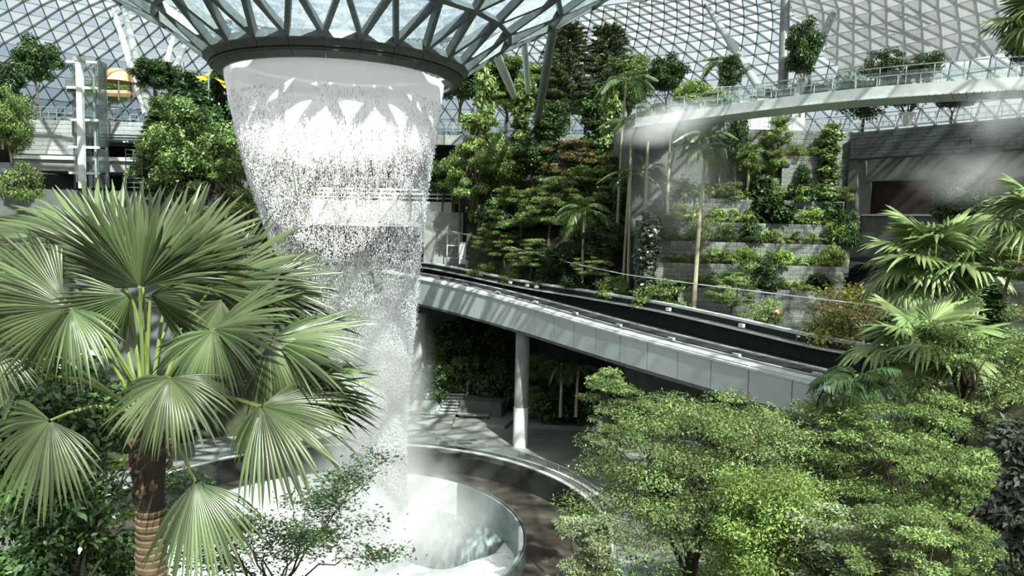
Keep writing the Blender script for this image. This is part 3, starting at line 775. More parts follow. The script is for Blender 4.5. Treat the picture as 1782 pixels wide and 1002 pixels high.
# smooth
for _ in range(6):
    NT = [NT[0]] + [(NT[i - 1] + NT[i] * 2 + NT[i + 1]) / 4 for i in range(1, len(NT) - 1)] + [NT[-1]]
HB = np.interp(np.linspace(0, 1, 61), [0, .25, .5, .72, .86, 1], [4.7, 4.3, 3.75, 3.2, 2.95, 2.7])
def side(i):
    d = NT[min(i + 1, 60)] - NT[max(i - 1, 0)]; d.z = 0; d.normalize(); return Vector((d.y, -d.x, 0)) if d.y < 0 else Vector((-d.y, d.x, 0))
SIDE = []
for i in range(61):
    d = NT[min(i + 1, 60)] - NT[max(i - 1, 0)]; d.z = 0; d.normalize()
    n_ = Vector((d.y, -d.x, 0))
    if n_.x < 0: n_ = -n_
    SIDE.append(n_)
WB = 7.6
FAR = [(740, 455), (820, 470), (900, 487), (1030, 506), (1160, 527), (1280, 553), (1400, 580), (1525, 605)]
def far_z(i):
    p = NT[i] + SIDE[i] * WB
    q = pix(p)
    ty = float(np.interp(q[0], [f[0] for f in FAR], [f[1] for f in FAR]))
    return at(q[0], ty, p.y).z
FZ = [far_z(i) for i in range(61)]
for _ in range(4): FZ = [FZ[0]] + [(FZ[i - 1] + FZ[i] + FZ[i + 1]) / 3 for i in range(1, 60)] + [FZ[-1]]
via = empty('monorail_viaduct', NT[24] - Vector((0, 0, 12)), 'grey train viaduct curving past the waterfall with dark track trough on one round pier', 'viaduct')
VO = Vector(via.location)
def sweep(name, mt, sec, i0=0, i1=60, kind=None, label=None):
    """sec(i) -> list of points (world) in cross-section order"""
    m = MB(); rows = [[p - VO for p in sec(i)] for i in range(i0, i1 + 1)]; L_ = len(rows[0])
    V = [p for r in rows for p in r]; F = []
    for a in range(len(rows) - 1):
        for k in range(L_):
            k2 = (k + 1) % L_; F.append((a * L_ + k, (a + 1) * L_ + k, (a + 1) * L_ + k2, a * L_ + k2))
    F.append(tuple(range(L_))); F.append(tuple((len(rows) - 1) * L_ + k for k in reversed(range(L_))))
    m.add(V, F)
    return m.obj(name, mt, via, kind=kind, label=label)
Zv = Vector((0, 0, 1))
# fascia panels, each two stations long with an open joint
for i in range(0, 60, 2):
    def sec(s, i=i):
        return None
    m = MB()
    rows = []
    for t in (0.012, 0.5, 0.988):
        x = i + 2 * t; a = int(min(math.floor(x), 59)); f = x - a
        P = NT[a].lerp(NT[a + 1], f); S = SIDE[a].lerp(SIDE[a + 1], f); h = HB[a] * (1 - f) + HB[a + 1] * f
        rows.append([P - VO - Zv * 0.12, P - VO - Zv * (h - 0.25), P - VO + S * 0.22 - Zv * (h - 0.25), P - VO + S * 0.22 - Zv * 0.12])
    V = [p for r in rows for p in r]; F = []
    for a in range(2):
        for k in range(4):
            k2 = (k + 1) % 4; F.append((a * 4 + k, a * 4 + 4 + k, a * 4 + 4 + k2, a * 4 + k2))
    F += [(0, 1, 2, 3), (11, 10, 9, 8)]
    m.add(V, F); m.obj('fascia_panel', G['fascia'], via)
sweep('coping', G['bridge_top'], lambda i: [NT[i] - SIDE[i] * 0.08 - Zv * 0.42, NT[i] + SIDE[i] * 0.62 - Zv * 0.14, NT[i] + SIDE[i] * 0.62, NT[i] + SIDE[i] * 0.3, NT[i] - SIDE[i] * 0.08 - Zv * 0.26], label='white coping along the near edge')
sweep('girder', G['concrete'], lambda i: [NT[i] + SIDE[i] * 0.22 - Zv * 0.14, NT[i] + SIDE[i] * 0.22 - Zv * HB[i], NT[i] + SIDE[i] * (WB - 1.0) - Zv * (HB[i] + 0.0), NT[i] + SIDE[i] * WB - Zv * 1.4, NT[i] + SIDE[i] * WB - Zv * 0.9, NT[i] + SIDE[i] * 0.7 - Zv * 0.75, NT[i] + SIDE[i] * 0.6 - Zv * 0.14])
sweep('soffit_edge', G['steel_dark'], lambda i: [NT[i] + SIDE[i] * 0.02 - Zv * (HB[i] - 0.22), NT[i] + SIDE[i] * 0.02 - Zv * (HB[i] + 0.05), NT[i] + SIDE[i] * 0.5 - Zv * (HB[i] + 0.05), NT[i] + SIDE[i] * 0.5 - Zv * (HB[i] - 0.22)])
sweep('track_bed', G['track'], lambda i: [NT[i] + SIDE[i] * 0.62 - Zv * 0.75, NT[i] + SIDE[i] * (WB - 0.1) - Zv * 0.75, NT[i] + SIDE[i] * (WB - 0.1) - Zv * 0.5, NT[i] + SIDE[i] * 0.62 - Zv * 0.5])
def wz_(i, o, z): p = NT[i] + SIDE[i] * o; return Vector((p.x, p.y, z))
sweep('far_parapet', G['track_wall'], lambda i: [wz_(i, WB, NT[i].z - 1.4), wz_(i, WB, FZ[i] - 0.2), wz_(i, WB + 0.3, FZ[i] - 0.2), wz_(i, WB + 0.3, NT[i].z - 1.4)])
sweep('far_coping', G['bridge_top'], lambda i: [wz_(i, WB - 0.12, FZ[i] - 0.22), wz_(i, WB + 0.5, FZ[i] - 0.22), wz_(i, WB + 0.5, FZ[i]), wz_(i, WB - 0.12, FZ[i])], label='white coping along the far edge')
sweep('cable_tray', G['steel_dark'], lambda i: [wz_(i, WB - 0.95, FZ[i] - 0.85), wz_(i, WB, FZ[i] - 0.85), wz_(i, WB, FZ[i] - 0.75), wz_(i, WB - 0.95, FZ[i] - 0.75)])
sweep('cable_tray_edge', G['rail'], lambda i: [wz_(i, WB - 1.0, FZ[i] - 0.86), wz_(i, WB - 0.94, FZ[i] - 0.86), wz_(i, WB - 0.94, FZ[i] - 0.7), wz_(i, WB - 1.0, FZ[i] - 0.7)])
for (o, h, w_) in ((1.0, 0.16, 0.16), (2.6, 0.2, 0.16), (5.2, 0.2, 0.16)):
    sweep('rail', G['rail'], lambda i, o=o, h=h, w_=w_: [NT[i] + SIDE[i] * o - Zv * (0.5 - h), NT[i] + SIDE[i] * (o + w_) - Zv * (0.5 - h), NT[i] + SIDE[i] * (o + w_) - Zv * 0.5, NT[i] + SIDE[i] * o - Zv * 0.5])
sweep('running_beam', G['track_wall'], lambda i: [NT[i] + SIDE[i] * 3.0 - Zv * 0.5, NT[i] + SIDE[i] * 4.6 - Zv * 0.5, NT[i] + SIDE[i] * 4.6 - Zv * 0.28, NT[i] + SIDE[i] * 3.0 - Zv * 0.28])
sweep('conduit', G['steel_dark'], lambda i: [NT[i] + SIDE[i] * 0.7 - Zv * 0.06, NT[i] + SIDE[i] * 0.85 - Zv * 0.06, NT[i] + SIDE[i] * 0.85 - Zv * 0.2, NT[i] + SIDE[i] * 0.7 - Zv * 0.2])
for i in range(4, 58, 2):
    for (o, dz, sx) in ((0.95, -0.25, 0.5), (2.65, -0.2, 0.7)) if i % 4 == 0 else ((0.95, -0.25, 0.5),):
        p = NT[i] + SIDE[i] * o + Zv * dz - VO
        MB().box(p, (0.28, sx, 0.2), math.atan2(SIDE[i].y, SIDE[i].x)).obj('bracket', G['white_steel'], via)
for i in (30, 32, 33, 45, 50):
    p = wz_(i, WB - 0.5, FZ[i] - 0.45) - VO
    MB().box(p, (0.3, 0.5, 0.3), math.atan2(SIDE[i].y, SIDE[i].x)).obj('junction_box', G['white_steel'], via)
# pier under the near girder
pb = at_z(905, 776, 0.0)
pt = Vector((pb.x, pb.y, 0))
zt_ = min(NT[i].z - HB[i] for i in range(18, 26)) + 0.3
R_ = 12.6 * mpp(pb.y)
m = MB(); m.tube([(pt.x, pt.y, 4.6), (pt.x, pt.y, zt_ + 0.6)], R_, 28); m.v = [tuple(Vector(p) - VO) for p in m.v]; m.obj('pier', G['concrete'], via, smooth=False)
m = MB(); m.tube([(pt.x, pt.y, 0.0), (pt.x, pt.y, 4.62)], R_ * 1.05, 28); m.v = [tuple(Vector(p) - VO) for p in m.v]; m.obj('pier_base', G['white'], via, label='white painted foot of the pier')
p2 = at(728, 600, 104)
m = MB(); m.tube([(p2.x, p2.y, -0.2), (p2.x, p2.y, at(728, 545, 104).z)], 1.1, 20); m.v = [tuple(Vector(p) - VO) for p in m.v]; m.obj('pier', G['concrete'], via)

# overhead cable
A = at(775, 400, 116); B = at(1240, 498, 62); C_ = at(1660, 545, 40)
pts = [A, at(830, 412, 108), at(905, 434, 98), at(990, 457, 88), at(1090, 478, 76), B, at(1420, 520, 52), at(1600, 540, 44), C_]
m = MB(); m.tube([p - A for p in interp_poly(pts, 40)], 0.05, 5); m.obj('overhead_cable', G['cable'], None, 'thin white cable strung above the viaduct from portal to right hillside', 'cable', origin=None).location = A

# portal side structure: glass stair rail and white box
b0 = at(787, 449, 115.5)
bx = empty('stair_cage', b0, 'small steel stair cage with glass panels beside the train portal', 'cage')
k_ = mpp(115.5)
for (dx, dy) in ((-9, 0), (11, 0), (-9, 22), (11, 22)):
    MB().box((dx * k_, dy * k_, 22 * k_), (0.12, 0.12, 44 * k_)).obj('post', G['white_steel'], bx)
for zz in (0.4, 22, 43):
    for dy in (0, 22):
        MB().box((k_, dy * k_, zz * k_), (20 * k_, 0.1, 0.1)).obj('rail', G['white_steel'], bx)
MB().box((k_, -0.02, 32 * k_), (18 * k_, 0.03, 19 * k_)).obj('glass_panel', G['glass_rail'], bx)
wbx = empty('equipment_cabinet', at(807, 459, 114.5), 'white upright equipment cabinet beside the viaduct at the portal', 'cabinet')
MB().box((0, 0, 1.6), (1.4, 1.2, 3.2)).obj('body', G['white'], wbx); MB().box((0, 0, 3.26), (1.55, 1.35, 0.12)).obj('lid', G['concrete_light'], wbx)
MB().box((0, -0.615, 1.6), (1.2, 0.03, 2.9)).obj('door', G['white'], wbx); MB().box((0.45, -0.65, 1.6), (0.04, 0.05, 0.25)).obj('handle', G['steel_dark'], wbx)

# ================================================================== CANOPY FOOTBRIDGE
CB = [(1105, 219, 76), (1180, 209, 72.5), (1250, 200, 69), (1300, 193, 66.5), (1400, 181, 62), (1500, 171, 58), (1600, 164, 55), (1700, 158, 53), (1800, 153, 51.5), (1900, 149, 50.5)]
CL = interp_poly([at(*p) for p in CB], 41)
for _ in range(3): CL = [CL[0]] + [(CL[i - 1] + CL[i] * 2 + CL[i + 1]) / 4 for i in range(1, 40)] + [CL[-1]]
zmean = sum(p.z for p in CL) / 41
CS = []
for i in range(41):
    d = CL[min(i + 1, 40)] - CL[max(i - 1, 0)]; d.z = 0; d.normalize(); n_ = Vector((-d.y, d.x, 0))
    if n_.y < 0: n_ = -n_
    CS.append(n_)
fb = empty('canopy_footbridge', CL[20], 'curved canopy footbridge with glass balustrades high above the terrace', 'footbridge')
VO_f = Vector(fb.location)
def fsweep(name, mt, sec, i0=0, i1=40):
    m = MB(); rows = [[p - VO_f for p in sec(i)] for i in range(i0, i1 + 1)]; L_ = len(rows[0]); F = []
    for a in range(len(rows) - 1):
        for k in range(L_):
            k2 = (k + 1) % L_; F.append((a * L_ + k, (a + 1) * L_ + k, (a + 1) * L_ + k2, a * L_ + k2))
    F.append(tuple(range(L_))); F.append(tuple((len(rows) - 1) * L_ + k for k in reversed(range(L_))))
    m.add([p for r in rows for p in r], F); return m.obj(name, mt, fb)
FW = 3.4
for o, nm in ((0.0, 'near_fascia'), (FW, 'far_fascia')):
    fsweep(nm, G['white_steel'], lambda i, o=o: [CL[i] + CS[i] * o, CL[i] + CS[i] * (o + 0.15), CL[i] + CS[i] * (o + 0.15) + Zv * 0.8, CL[i] + CS[i] * o + Zv * 0.8])
fsweep('deck', G['concrete_light'], lambda i: [CL[i] + CS[i] * 0.15 + Zv * 0.6, CL[i] + CS[i] * FW + Zv * 0.6, CL[i] + CS[i] * FW + Zv * 0.75, CL[i] + CS[i] * 0.15 + Zv * 0.75])
fsweep('spine', G['steel_dark'], lambda i: [CL[i] + CS[i] * 1.4 + Zv * -0.02, CL[i] + CS[i] * 2.2 + Zv * -0.02, CL[i] + CS[i] * 2.2 + Zv * 0.6, CL[i] + CS[i] * 1.4 + Zv * 0.6])
for i in range(0, 40):
    for f in (0.0, 0.5):
        P = CL[i].lerp(CL[i + 1], f); S = CS[i]
        m = MB(); m.beam(P + S * 0.1 - VO_f - S * 0.2 - Zv * 0.07, P + S * (FW + 0.1) - VO_f - Zv * 0.07, 0.42, 0.1); m.obj('cross_plank', G['white_steel'], fb)
for o in (0.05, FW + 0.05):
    fsweep('handrail', G['steel'], lambda i, o=o: [CL[i] + CS[i] * o + Zv * 2.15, CL[i] + CS[i] * (o + 0.07) + Zv * 2.15, CL[i] + CS[i] * (o + 0.07) + Zv * 2.22, CL[i] + CS[i] * o + Zv * 2.22])
    for i in range(0, 40):
        P = CL[i] + CS[i] * (o + 0.03); Q_ = CL[i + 1] + CS[i + 1] * (o + 0.03)
        if i % 2 == 0: MB().beam(P - VO_f + Zv * 0.9, P - VO_f + Zv * 2.2, 0.06, 0.06, (0, 1, 0)).obj('post', G['steel'], fb)
        a, b = P.lerp(Q_, 0.03) - VO_f, P.lerp(Q_, 0.97) - VO_f
        m = MB(); m.prism([a + Zv * 0.97, b + Zv * 0.97, b + Zv * 1.85, a + Zv * 1.85], CS[i] * 0.02); m.obj('glass_panel', G['glass_rail'], fb)

# ================================================================== ROOF STRUTS
def strut(foot, top_px, r0, r1, label, mt='white_steel'):
    top = dome_hit(*top_px) if len(top_px) == 2 else at(*top_px)
    o = empty('roof_strut', foot, label, 'strut', 'raking roof struts')
    f0 = Vector((0, 0, 0)); t0 = top - foot
    m = MB(); m.tube([f0 + t0 * t for t in (0.03, 0.3, 0.6, 0.94, 0.985)], [r0 * 0.8, r0, r1, r1 * 0.8, r1 * 0.35], 20); m.obj('shaft', G[mt], o, smooth=False)
    m = MB(); m.tube([f0, t0 * 0.035], [r0 * 0.55, r0 * 0.8], 16); m.obj('foot_cone', G['steel_dark'], o)
    m = MB(); m.tube([t0 * 0.98, t0], [r1 * 0.45, r1 * 0.45], 12); m.obj('head_pin', G['steel_dark'], o)
Yl = 76.5
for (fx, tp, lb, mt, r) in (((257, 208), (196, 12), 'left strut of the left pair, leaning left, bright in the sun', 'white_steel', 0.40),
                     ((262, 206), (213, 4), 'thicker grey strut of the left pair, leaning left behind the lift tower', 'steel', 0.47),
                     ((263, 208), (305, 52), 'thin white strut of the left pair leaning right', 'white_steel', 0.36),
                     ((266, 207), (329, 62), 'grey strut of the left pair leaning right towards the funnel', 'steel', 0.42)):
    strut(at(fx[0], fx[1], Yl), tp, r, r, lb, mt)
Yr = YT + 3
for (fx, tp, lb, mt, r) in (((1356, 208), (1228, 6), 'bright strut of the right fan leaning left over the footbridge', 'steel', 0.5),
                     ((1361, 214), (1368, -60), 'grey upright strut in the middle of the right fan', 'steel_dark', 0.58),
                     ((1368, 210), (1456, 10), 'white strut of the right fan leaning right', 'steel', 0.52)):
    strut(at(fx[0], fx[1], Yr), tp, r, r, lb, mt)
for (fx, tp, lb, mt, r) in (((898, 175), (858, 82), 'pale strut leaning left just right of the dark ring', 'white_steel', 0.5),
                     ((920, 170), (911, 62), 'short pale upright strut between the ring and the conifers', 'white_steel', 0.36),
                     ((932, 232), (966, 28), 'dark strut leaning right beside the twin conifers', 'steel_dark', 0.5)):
    strut(at(fx[0], fx[1], 123), tp, r, r, lb, mt)
# curved maintenance rails under the roof
for k, pl in enumerate((((1494, 22), (1545, 30), (1590, 40), (1640, 66)), ((1560, 2), (1600, 10), (1645, 22)), ((1590, 68), (1625, 92), (1650, 122)), ((1695, 52), (1720, 62), (1745, 80)))):
    pts = []
    for (px, py) in pl:
        p = dome_hit(px, py); c = Vector((AX, AY, 25)); pts.append(p + (c - p).normalized() * 1.9)
    m = MB(); m.tube([p - pts[0] for p in interp_poly(pts, 14)], 0.16, 8)
    m.obj('maintenance_rail', G['steel_dark'], None, ('long dark curved rail under the white sunshades right of the right strut fan', 'short dark curved rail at the very top of the sunshades', 'dark curved rail running down above the umbrella trees', 'dark curved rail near the right edge of the sunshades')[k], 'rail', 'curved maintenance rails').location = pts[0]

# ================================================================== LIFT TOWER
YE = 71.0; kE = mpp(YE)
e0 = at(150, 328, YE); lift = empty('lift_tower', e0, 'slim glass lift tower with white steel mast left of the roof struts', 'lift')
hE = (328 - 108) * kE
def ex(px): return (px - 150) * kE
MB().box((0, -0.6, hE / 2), (0.52, 0.45, hE)).obj('mast', G['white_steel'], lift)
MB().box((0.02, -0.6, hE - 0.2), (0.9, 0.6, 0.4)).obj('mast_head', G['steel'], lift)
for px in (124, 134, 164, 177):
    MB().box((ex(px), 0.4 if px in (134, 164) else 1.0, hE / 2), (0.16, 0.16, hE * (0.97 if px != 124 else 0.9))).obj('guide_post', G['steel'], lift)
for py in (115, 158, 212, 258, 302):
    MB().box((ex(150), -0.2, (328 - py) * kE), (52 * kE, 0.3, 0.22)).obj('cross_arm', G['white_steel'], lift)
for py in (135, 185, 235, 280):
    MB().box((ex(150), 1.0, (328 - py) * kE), (54 * kE, 0.1, 0.12)).obj('tie', G['steel'], lift)
ys = (328, 302, 258, 212, 158, 110)
for a, b in zip(ys, ys[1:]):
    z0, z1 = (328 - a) * kE + 0.1, (328 - b) * kE - 0.1
    for x0, x1 in ((123, 149), (151, 178)):
        MB().box(((ex(x0) + ex(x1)) / 2, 1.25, (z0 + z1) / 2), (ex(x1) - ex(x0), 0.04, z1 - z0)).obj('glass_panel', G['glass_rail'], lift)
    MB().box((ex(179), 0.4, (z0 + z1) / 2), (0.04, 1.6, z1 - z0)).obj('glass_panel', G['glass_rail'], lift)
for px in (128, 130, 138, 170):
    m = MB(); m.tube([(ex(px), 0.2, 0), (ex(px), 0.2, hE - 0.3)], 0.035, 5); m.obj('hoist_rope', G['steel_dark'], lift)
MB().box((ex(128), 0.3, hE - 2.6), (0.9, 0.8, 1.2)).obj('counterweight', G['steel_dark'], lift)
# scaffold
s0 = at(234, 334, 70.0); sc_ = empty('scaffold_tower', s0, 'narrow scaffold tower of thin tubes beside the left trees', 'scaffold'); kS = mpp(70)
for dx in (-14, 14):
    for dy in (0, 1.4):
        m = MB(); m.tube([(dx * kS, dy, 0), (dx * kS, dy, 74 * kS)], 0.05, 6); m.obj('post', G['steel_dark'], sc_)
for k in range(9):
    for dy in (0, 1.4):
        MB().box((0, dy, (8 + k * 8) * kS), (30 * kS, 0.06, 0.07)).obj('rung', G['steel_dark'], sc_)
# pavilion and play sail behind the left canopy
pv = empty('pavilion', at(206, 178, 84), 'tan roofed pavilion among trees behind the lift tower', 'pavilion'); kp = mpp(84)
m = MB(); m.lathe([(26 * kp, 34 * kp), (22 * kp, 46 * kp), (13 * kp, 55 * kp), (0.02, 58 * kp), (0.02, 57 * kp), (13 * kp, 53.5 * kp), (21 * kp, 45 * kp), (25 * kp, 33.5 * kp)], (0, 0), 24); m.obj('roof', G['tan'], pv)
MB().box((0, 0, 15 * kp), (50 * kp, 2.5, 5 * kp)).obj('counter', G['tan'], pv)
for a in range(6):
    m = MB(); m.tube([(23 * kp * math.cos(a * PI / 3), 23 * kp * math.sin(a * PI / 3), 0), (23 * kp * math.cos(a * PI / 3), 23 * kp * math.sin(a * PI / 3), 40 * kp)], 0.1, 8); m.obj('post', G['timber'], pv)
for (px, py, w_, h_, lb) in ((345, 133, 30, 30, 'bright yellow play sail between the left trees'), (388, 140, 30, 20, 'yellow play sail half hidden next to the ring')):
    p = at(px, py, 75); kk = mpp(75); n = 8
    sl_ = empty('play_sail', p, lb, 'sail', 'yellow play sails')
    V, F = [], []
    for i in range(n + 1):
        for j in range(n + 1):
            u, v = i / n - .5, j / n - .5
            V.append((u * w_ * kk * (1 - 0.3 * abs(v)), v * 3.0, h_ * kk * (0.5 * u * v * 4 + 0.35 * v - 0.8 * u * u)))
    for i in range(n):
        for j in range(n): F.append((i * (n + 1) + j, (i + 1) * (n + 1) + j, (i + 1) * (n + 1) + j + 1, i * (n + 1) + j + 1))
    inst('fabric', mesh_np('fabric', V, F, G['yellow'], True), sl_)
    for s in (-1, 1):
        m = MB(); m.tube([(s * w_ * kk * .5, s * 1.5, -h_ * kk * 2.2), (s * w_ * kk * .45, s * 1.5, h_ * kk * 0.6)], 0.07, 6); m.obj('pole', G['steel'], sl_)

# ================================================================== RAILINGS on the upper terraces
def railing(A, B, n, h, label, name='terrace_railing', glassy=False):
    o = empty(name, A, label, 'railing')
    d = B - A
    for zz in (h, h * 0.55, h * 0.15):
        m = MB(); m.beam(Zv * zz, d + Zv * zz, 0.06, 0.06); m.obj('rail', G['steel'], o)
    for k in range(n + 1):
        q = d * (k / n); MB().beam(q, q + Zv * h, 0.07, 0.07, (0, 1, 0)).obj('post', G['steel'], o)
    if glassy:
        for k in range(n):
            a, b = d * ((k + 0.04) / n), d * ((k + 0.96) / n)
            m = MB(); m.prism([a + Zv * 0.1, b + Zv * 0.1, b + Zv * (h - 0.1), a + Zv * (h - 0.1)], (0, 0.02, 0)); m.obj('glass_panel', G['glass_rail'], o)
railing(at(1484, 227, 83.6), at(1800, 202, 69.3), 26, 1.25, 'thin steel railing along the top of the dark stone parapet at right')
railing(at(1290, 222, YT + 0.6), at(1478, 227, YT + 0.6), 12, 1.25, 'thin steel railing along the top terrace tier below the strut feet')
railing(at(765, 229, YC + 0.6), at(1005, 232, YC + 0.6), 20, 1.4, 'glass railing on the concrete parapet right of the waterfall', glassy=True)
railing(at(28, 206, YL + 0.6), at(255, 211, YL + 0.6), 16, 1.2, 'thin railing along the left parapet in front of the strut feet')
railing(at(1180, 176, 84), at(1330, 168, 84), 10, 1.3, 'glass railing behind the bright green shrub near the footbridge end', glassy=True)

# ================================================================== BACK OF THE PLAZA
def pslab(px0, py0, px1, py1, h, depth, name, mt, label, cat, z0=0.0):
    A = at_z(px0, py0, z0); B = at_z(px1, py1, z0)
    n = away(A, B) * depth
    m = MB(); m.prism([Vector((A.x, A.y, z0)), Vector((B.x, B.y, z0)), Vector((B.x, B.y, z0 + h)), Vector((A.x, A.y, z0 + h))], n)
    c = (A + B) / 2; c.z = z0
    return m.obj(name, mt, None, label, cat, origin=c)
pslab(640, 742, 786, 746, 0.45, 9, 'stone_platform', G['plaza_step'], 'low grey platform edge just right of the waterfall spray', 'platform')
pslab(790, 737, 878, 747, 0.45, 7, 'stone_platform', G['plaza_step'], 'low grey platform set back behind the first one, left of the round pier', 'platform')
pslab(916, 745, 1075, 752, 0.55, 1.2, 'stone_bench', G['concrete'], 'long low stone kerb right of the round pier', 'bench')
def bench(px, py, wpx, label):
    p = at_z(px, py, 0.45); k = mpp(p.y); o = empty('park_bench', p, label, 'bench', 'benches behind the pool')
    MB().box((0, 0, 0.42), (wpx * k, 1.0, 0.1)).obj('seat', G['plaza_step'], o)
    for s in (-1, 1): MB().box((s * wpx * k * 0.42, 0, 0.18), (0.4, 0.8, 0.37)).obj('leg', G['concrete_dark'], o)
bench(730, 722, 36, 'grey bench left of the stone steps, next to the spray')
bench(825, 727, 52, 'long low bench right of the stone steps')
st = empty('stone_steps', at_z(780, 720, 0.45), 'flight of grey stone steps between two benches behind the pool', 'stairs'); kk = mpp(st.location.y)
for k in range(7):
    MB().box((0.12 * k, 0.5 * k, 0.13 + 0.3 * k), (32 * kk, 0.5, 0.12)).obj('step', G['concrete_light'], st)
    MB().box((0.12 * k, 0.5 * k + 0.08, 0.0 + 0.15 * k), (31 * kk, 0.42, 0.16 + 0.3 * k)).obj('riser', G['concrete_dark'], st)
for s in (-1, 1):
    m = MB(); m.prism([Vector((s * 17 * kk, -0.3, 0)), Vector((s * 17 * kk + .9, 3.0, 0)), Vector((s * 17 * kk + .9, 3.0, 2.3)), Vector((s * 17 * kk, -0.3, 0.5))], (0.35 * s, 0, 0)); m.obj('side_wall', G['concrete'], st)
for (bx_, by_) in ((15.5, -0.2), (30, 3.2)):
    m = MB(); m.tube([(bx_ * kk, by_, 0.3 if by_ < 0 else 2.0), (bx_ * kk, by_, 1.6 if by_ < 0 else 3.2), (bx_ * kk + 0.1, by_ + 0.5, 1.9 if by_ < 0 else 3.6), (bx_ * kk + 0.15, by_ + 1.0, 1.6 if by_ < 0 else 2.2)], 0.05, 6); m.obj('handrail', G['steel'], st)
pslab(690, 716, 762, 718, 1.5, 3, 'stone_planter', G['concrete'], 'grey stone planter wall left of the steps', 'planter', 0.45)
pslab(800, 720, 872, 727, 1.9, 3, 'stone_planter', G['concrete_dark'], 'long dark stone planter wall right of the steps', 'planter', 0.45)
pslab(918, 724, 1120, 738, 1.0, 8, 'stone_planter', G['concrete_dark'], 'shaded low planter bed right of the round pier', 'planter', 0.4)
pl_ = empty('flower_planter', at_z(1038, 745, 0.3), 'rounded stone planter bowl holding yellow flowers right of the pier', 'planter')
m = MB(); m.lathe([(1.6, 0.0), (2.0, 2.2), (1.75, 2.2), (1.4, 0.3)], (0, 0), 24); m.obj('bowl', G['concrete_light'], pl_)
pslab(1062, 766, 1150, 782, 0.9, 3, 'stone_planter', G['concrete_light'], 'sunlit pale stone planter edge below the right tree', 'planter')

# ================================================================== PLANTED SLOPE between viaduct and back wall
FARY = []
for i in range(61):
    q = pix(wz_(i, WB + 0.5, FZ[i])); FARY.append((q[0], NT[i].y + SIDE[i].y * (WB + 0.5), FZ[i]))
FARY.sort()
def slope(px, v):
    yf = float(np.interp(px, [f[0] for f in FARY], [f[1] for f in FARY])) + 1.2
    zf = float(np.interp(px, [f[0] for f in FARY], [f[2] for f in FARY])) - 1.6
    Y = yf + (118.5 - yf) * v; d = ray(px, 390); X = d.x / d.y * Y
    t = v ** 0.8
    return Vector((X, Y, zf + (35.0 - zf) * t * (1.0 if px > 860 else 0.55)))
m = MB(); cols_ = np.linspace(812, 1098, 25); n = 13; V = []
for px in cols_:
    for j in range(n): V.append(slope(px, j / (n - 1)))
    for j in range(n): p = slope(px, j / (n - 1)); V.append(Vector((p.x, p.y, min(p.z - 0.4, 13.5))))
F = []
for i in range(24):
    for j in range(n - 1):
        a, b = i * 2 * n + j, (i + 1) * 2 * n + j
        F += [(a, b, b + 1, a + 1), (a + n, a + n + 1, b + n + 1, b + n)]
    F.append((i * 2 * n, i * 2 * n + n, (i + 1) * 2 * n + n, (i + 1) * 2 * n))
m.add(V, F); m.obj('terrain_slope', G['soil'], None, 'steep planted bank between the viaduct and the back wall', None, None, 'structure')

# ================================================================== PLANTS: generators
def nrm(a): return a / np.maximum(np.linalg.norm(a, axis=-1, keepdims=True), 1e-9)
def leaf_geo(P, D, N, L, W, droop=0.12):
    D = nrm(D); S = nrm(np.cross(D, N)); N = np.cross(S, D)
    L = L[:, None]; W = W[:, None]
    V = np.empty((len(P), 4, 3))
    V[:, 0] = P
    V[:, 1] = P + D * L * 0.45 + S * W * 0.5 + N * W * 0.14
    V[:, 2] = P + D * L - N * L * droop
    V[:, 3] = P + D * L * 0.45 - S * W * 0.5 + N * W * 0.14
    return V.reshape(-1, 3)
def quads(n): return np.arange(n * 4).reshape(-1, 4)
def cloud(C, R, n, g, leaf, aspect=0.42, upbias=0.9, out=0.5, jit=0.55, droop=0.12, shell=2.2):
    """n leaves spread through ellipsoidal clusters"""
    C = np.asarray(C, float); R = np.asarray(R, float)
    wgt = R[:, 0] * R[:, 1] ** 0.5 * R[:, 2] ** 0.5; wgt = wgt / wgt.sum()
    k = g.choice(len(C), n, p=wgt)
    d = nrm(g.normal(size=(n, 3))); rad = g.random(n) ** (1 / shell)
    P = C[k] + d * rad[:, None] * R[k]
    N = nrm(np.array([0, 0, upbias]) + d * out + g.normal(size=(n, 3)) * jit)
    D = nrm(d * np.array([1, 1, .3]) + g.normal(size=(n, 3)) * 0.7)
    D = nrm(D - N * (D * N).sum(-1, keepdims=True))
    L = leaf * g.uniform(0.6, 1.3, n)
    return leaf_geo(P, D, N, L, L * aspect * g.uniform(.8, 1.2, n), droop)
def branchy(m, base, tip, r0, r1, g, n=5, wob=0.06, seg=6):
    base = np.array(base, float); tip = np.array(tip, float); L = np.linalg.norm(tip - base)
    pts = []
    for i in range(n):
        t = i / (n - 1); p = base + (tip - base) * t
        p = p + g.normal(size=3) * wob * L * math.sin(t * PI); p[2] += 0.06 * L * math.sin(t * PI)
        pts.append(p)
    m.tube(pts, list(np.linspace(r0, r1, n)), seg, cap=False)
    return pts
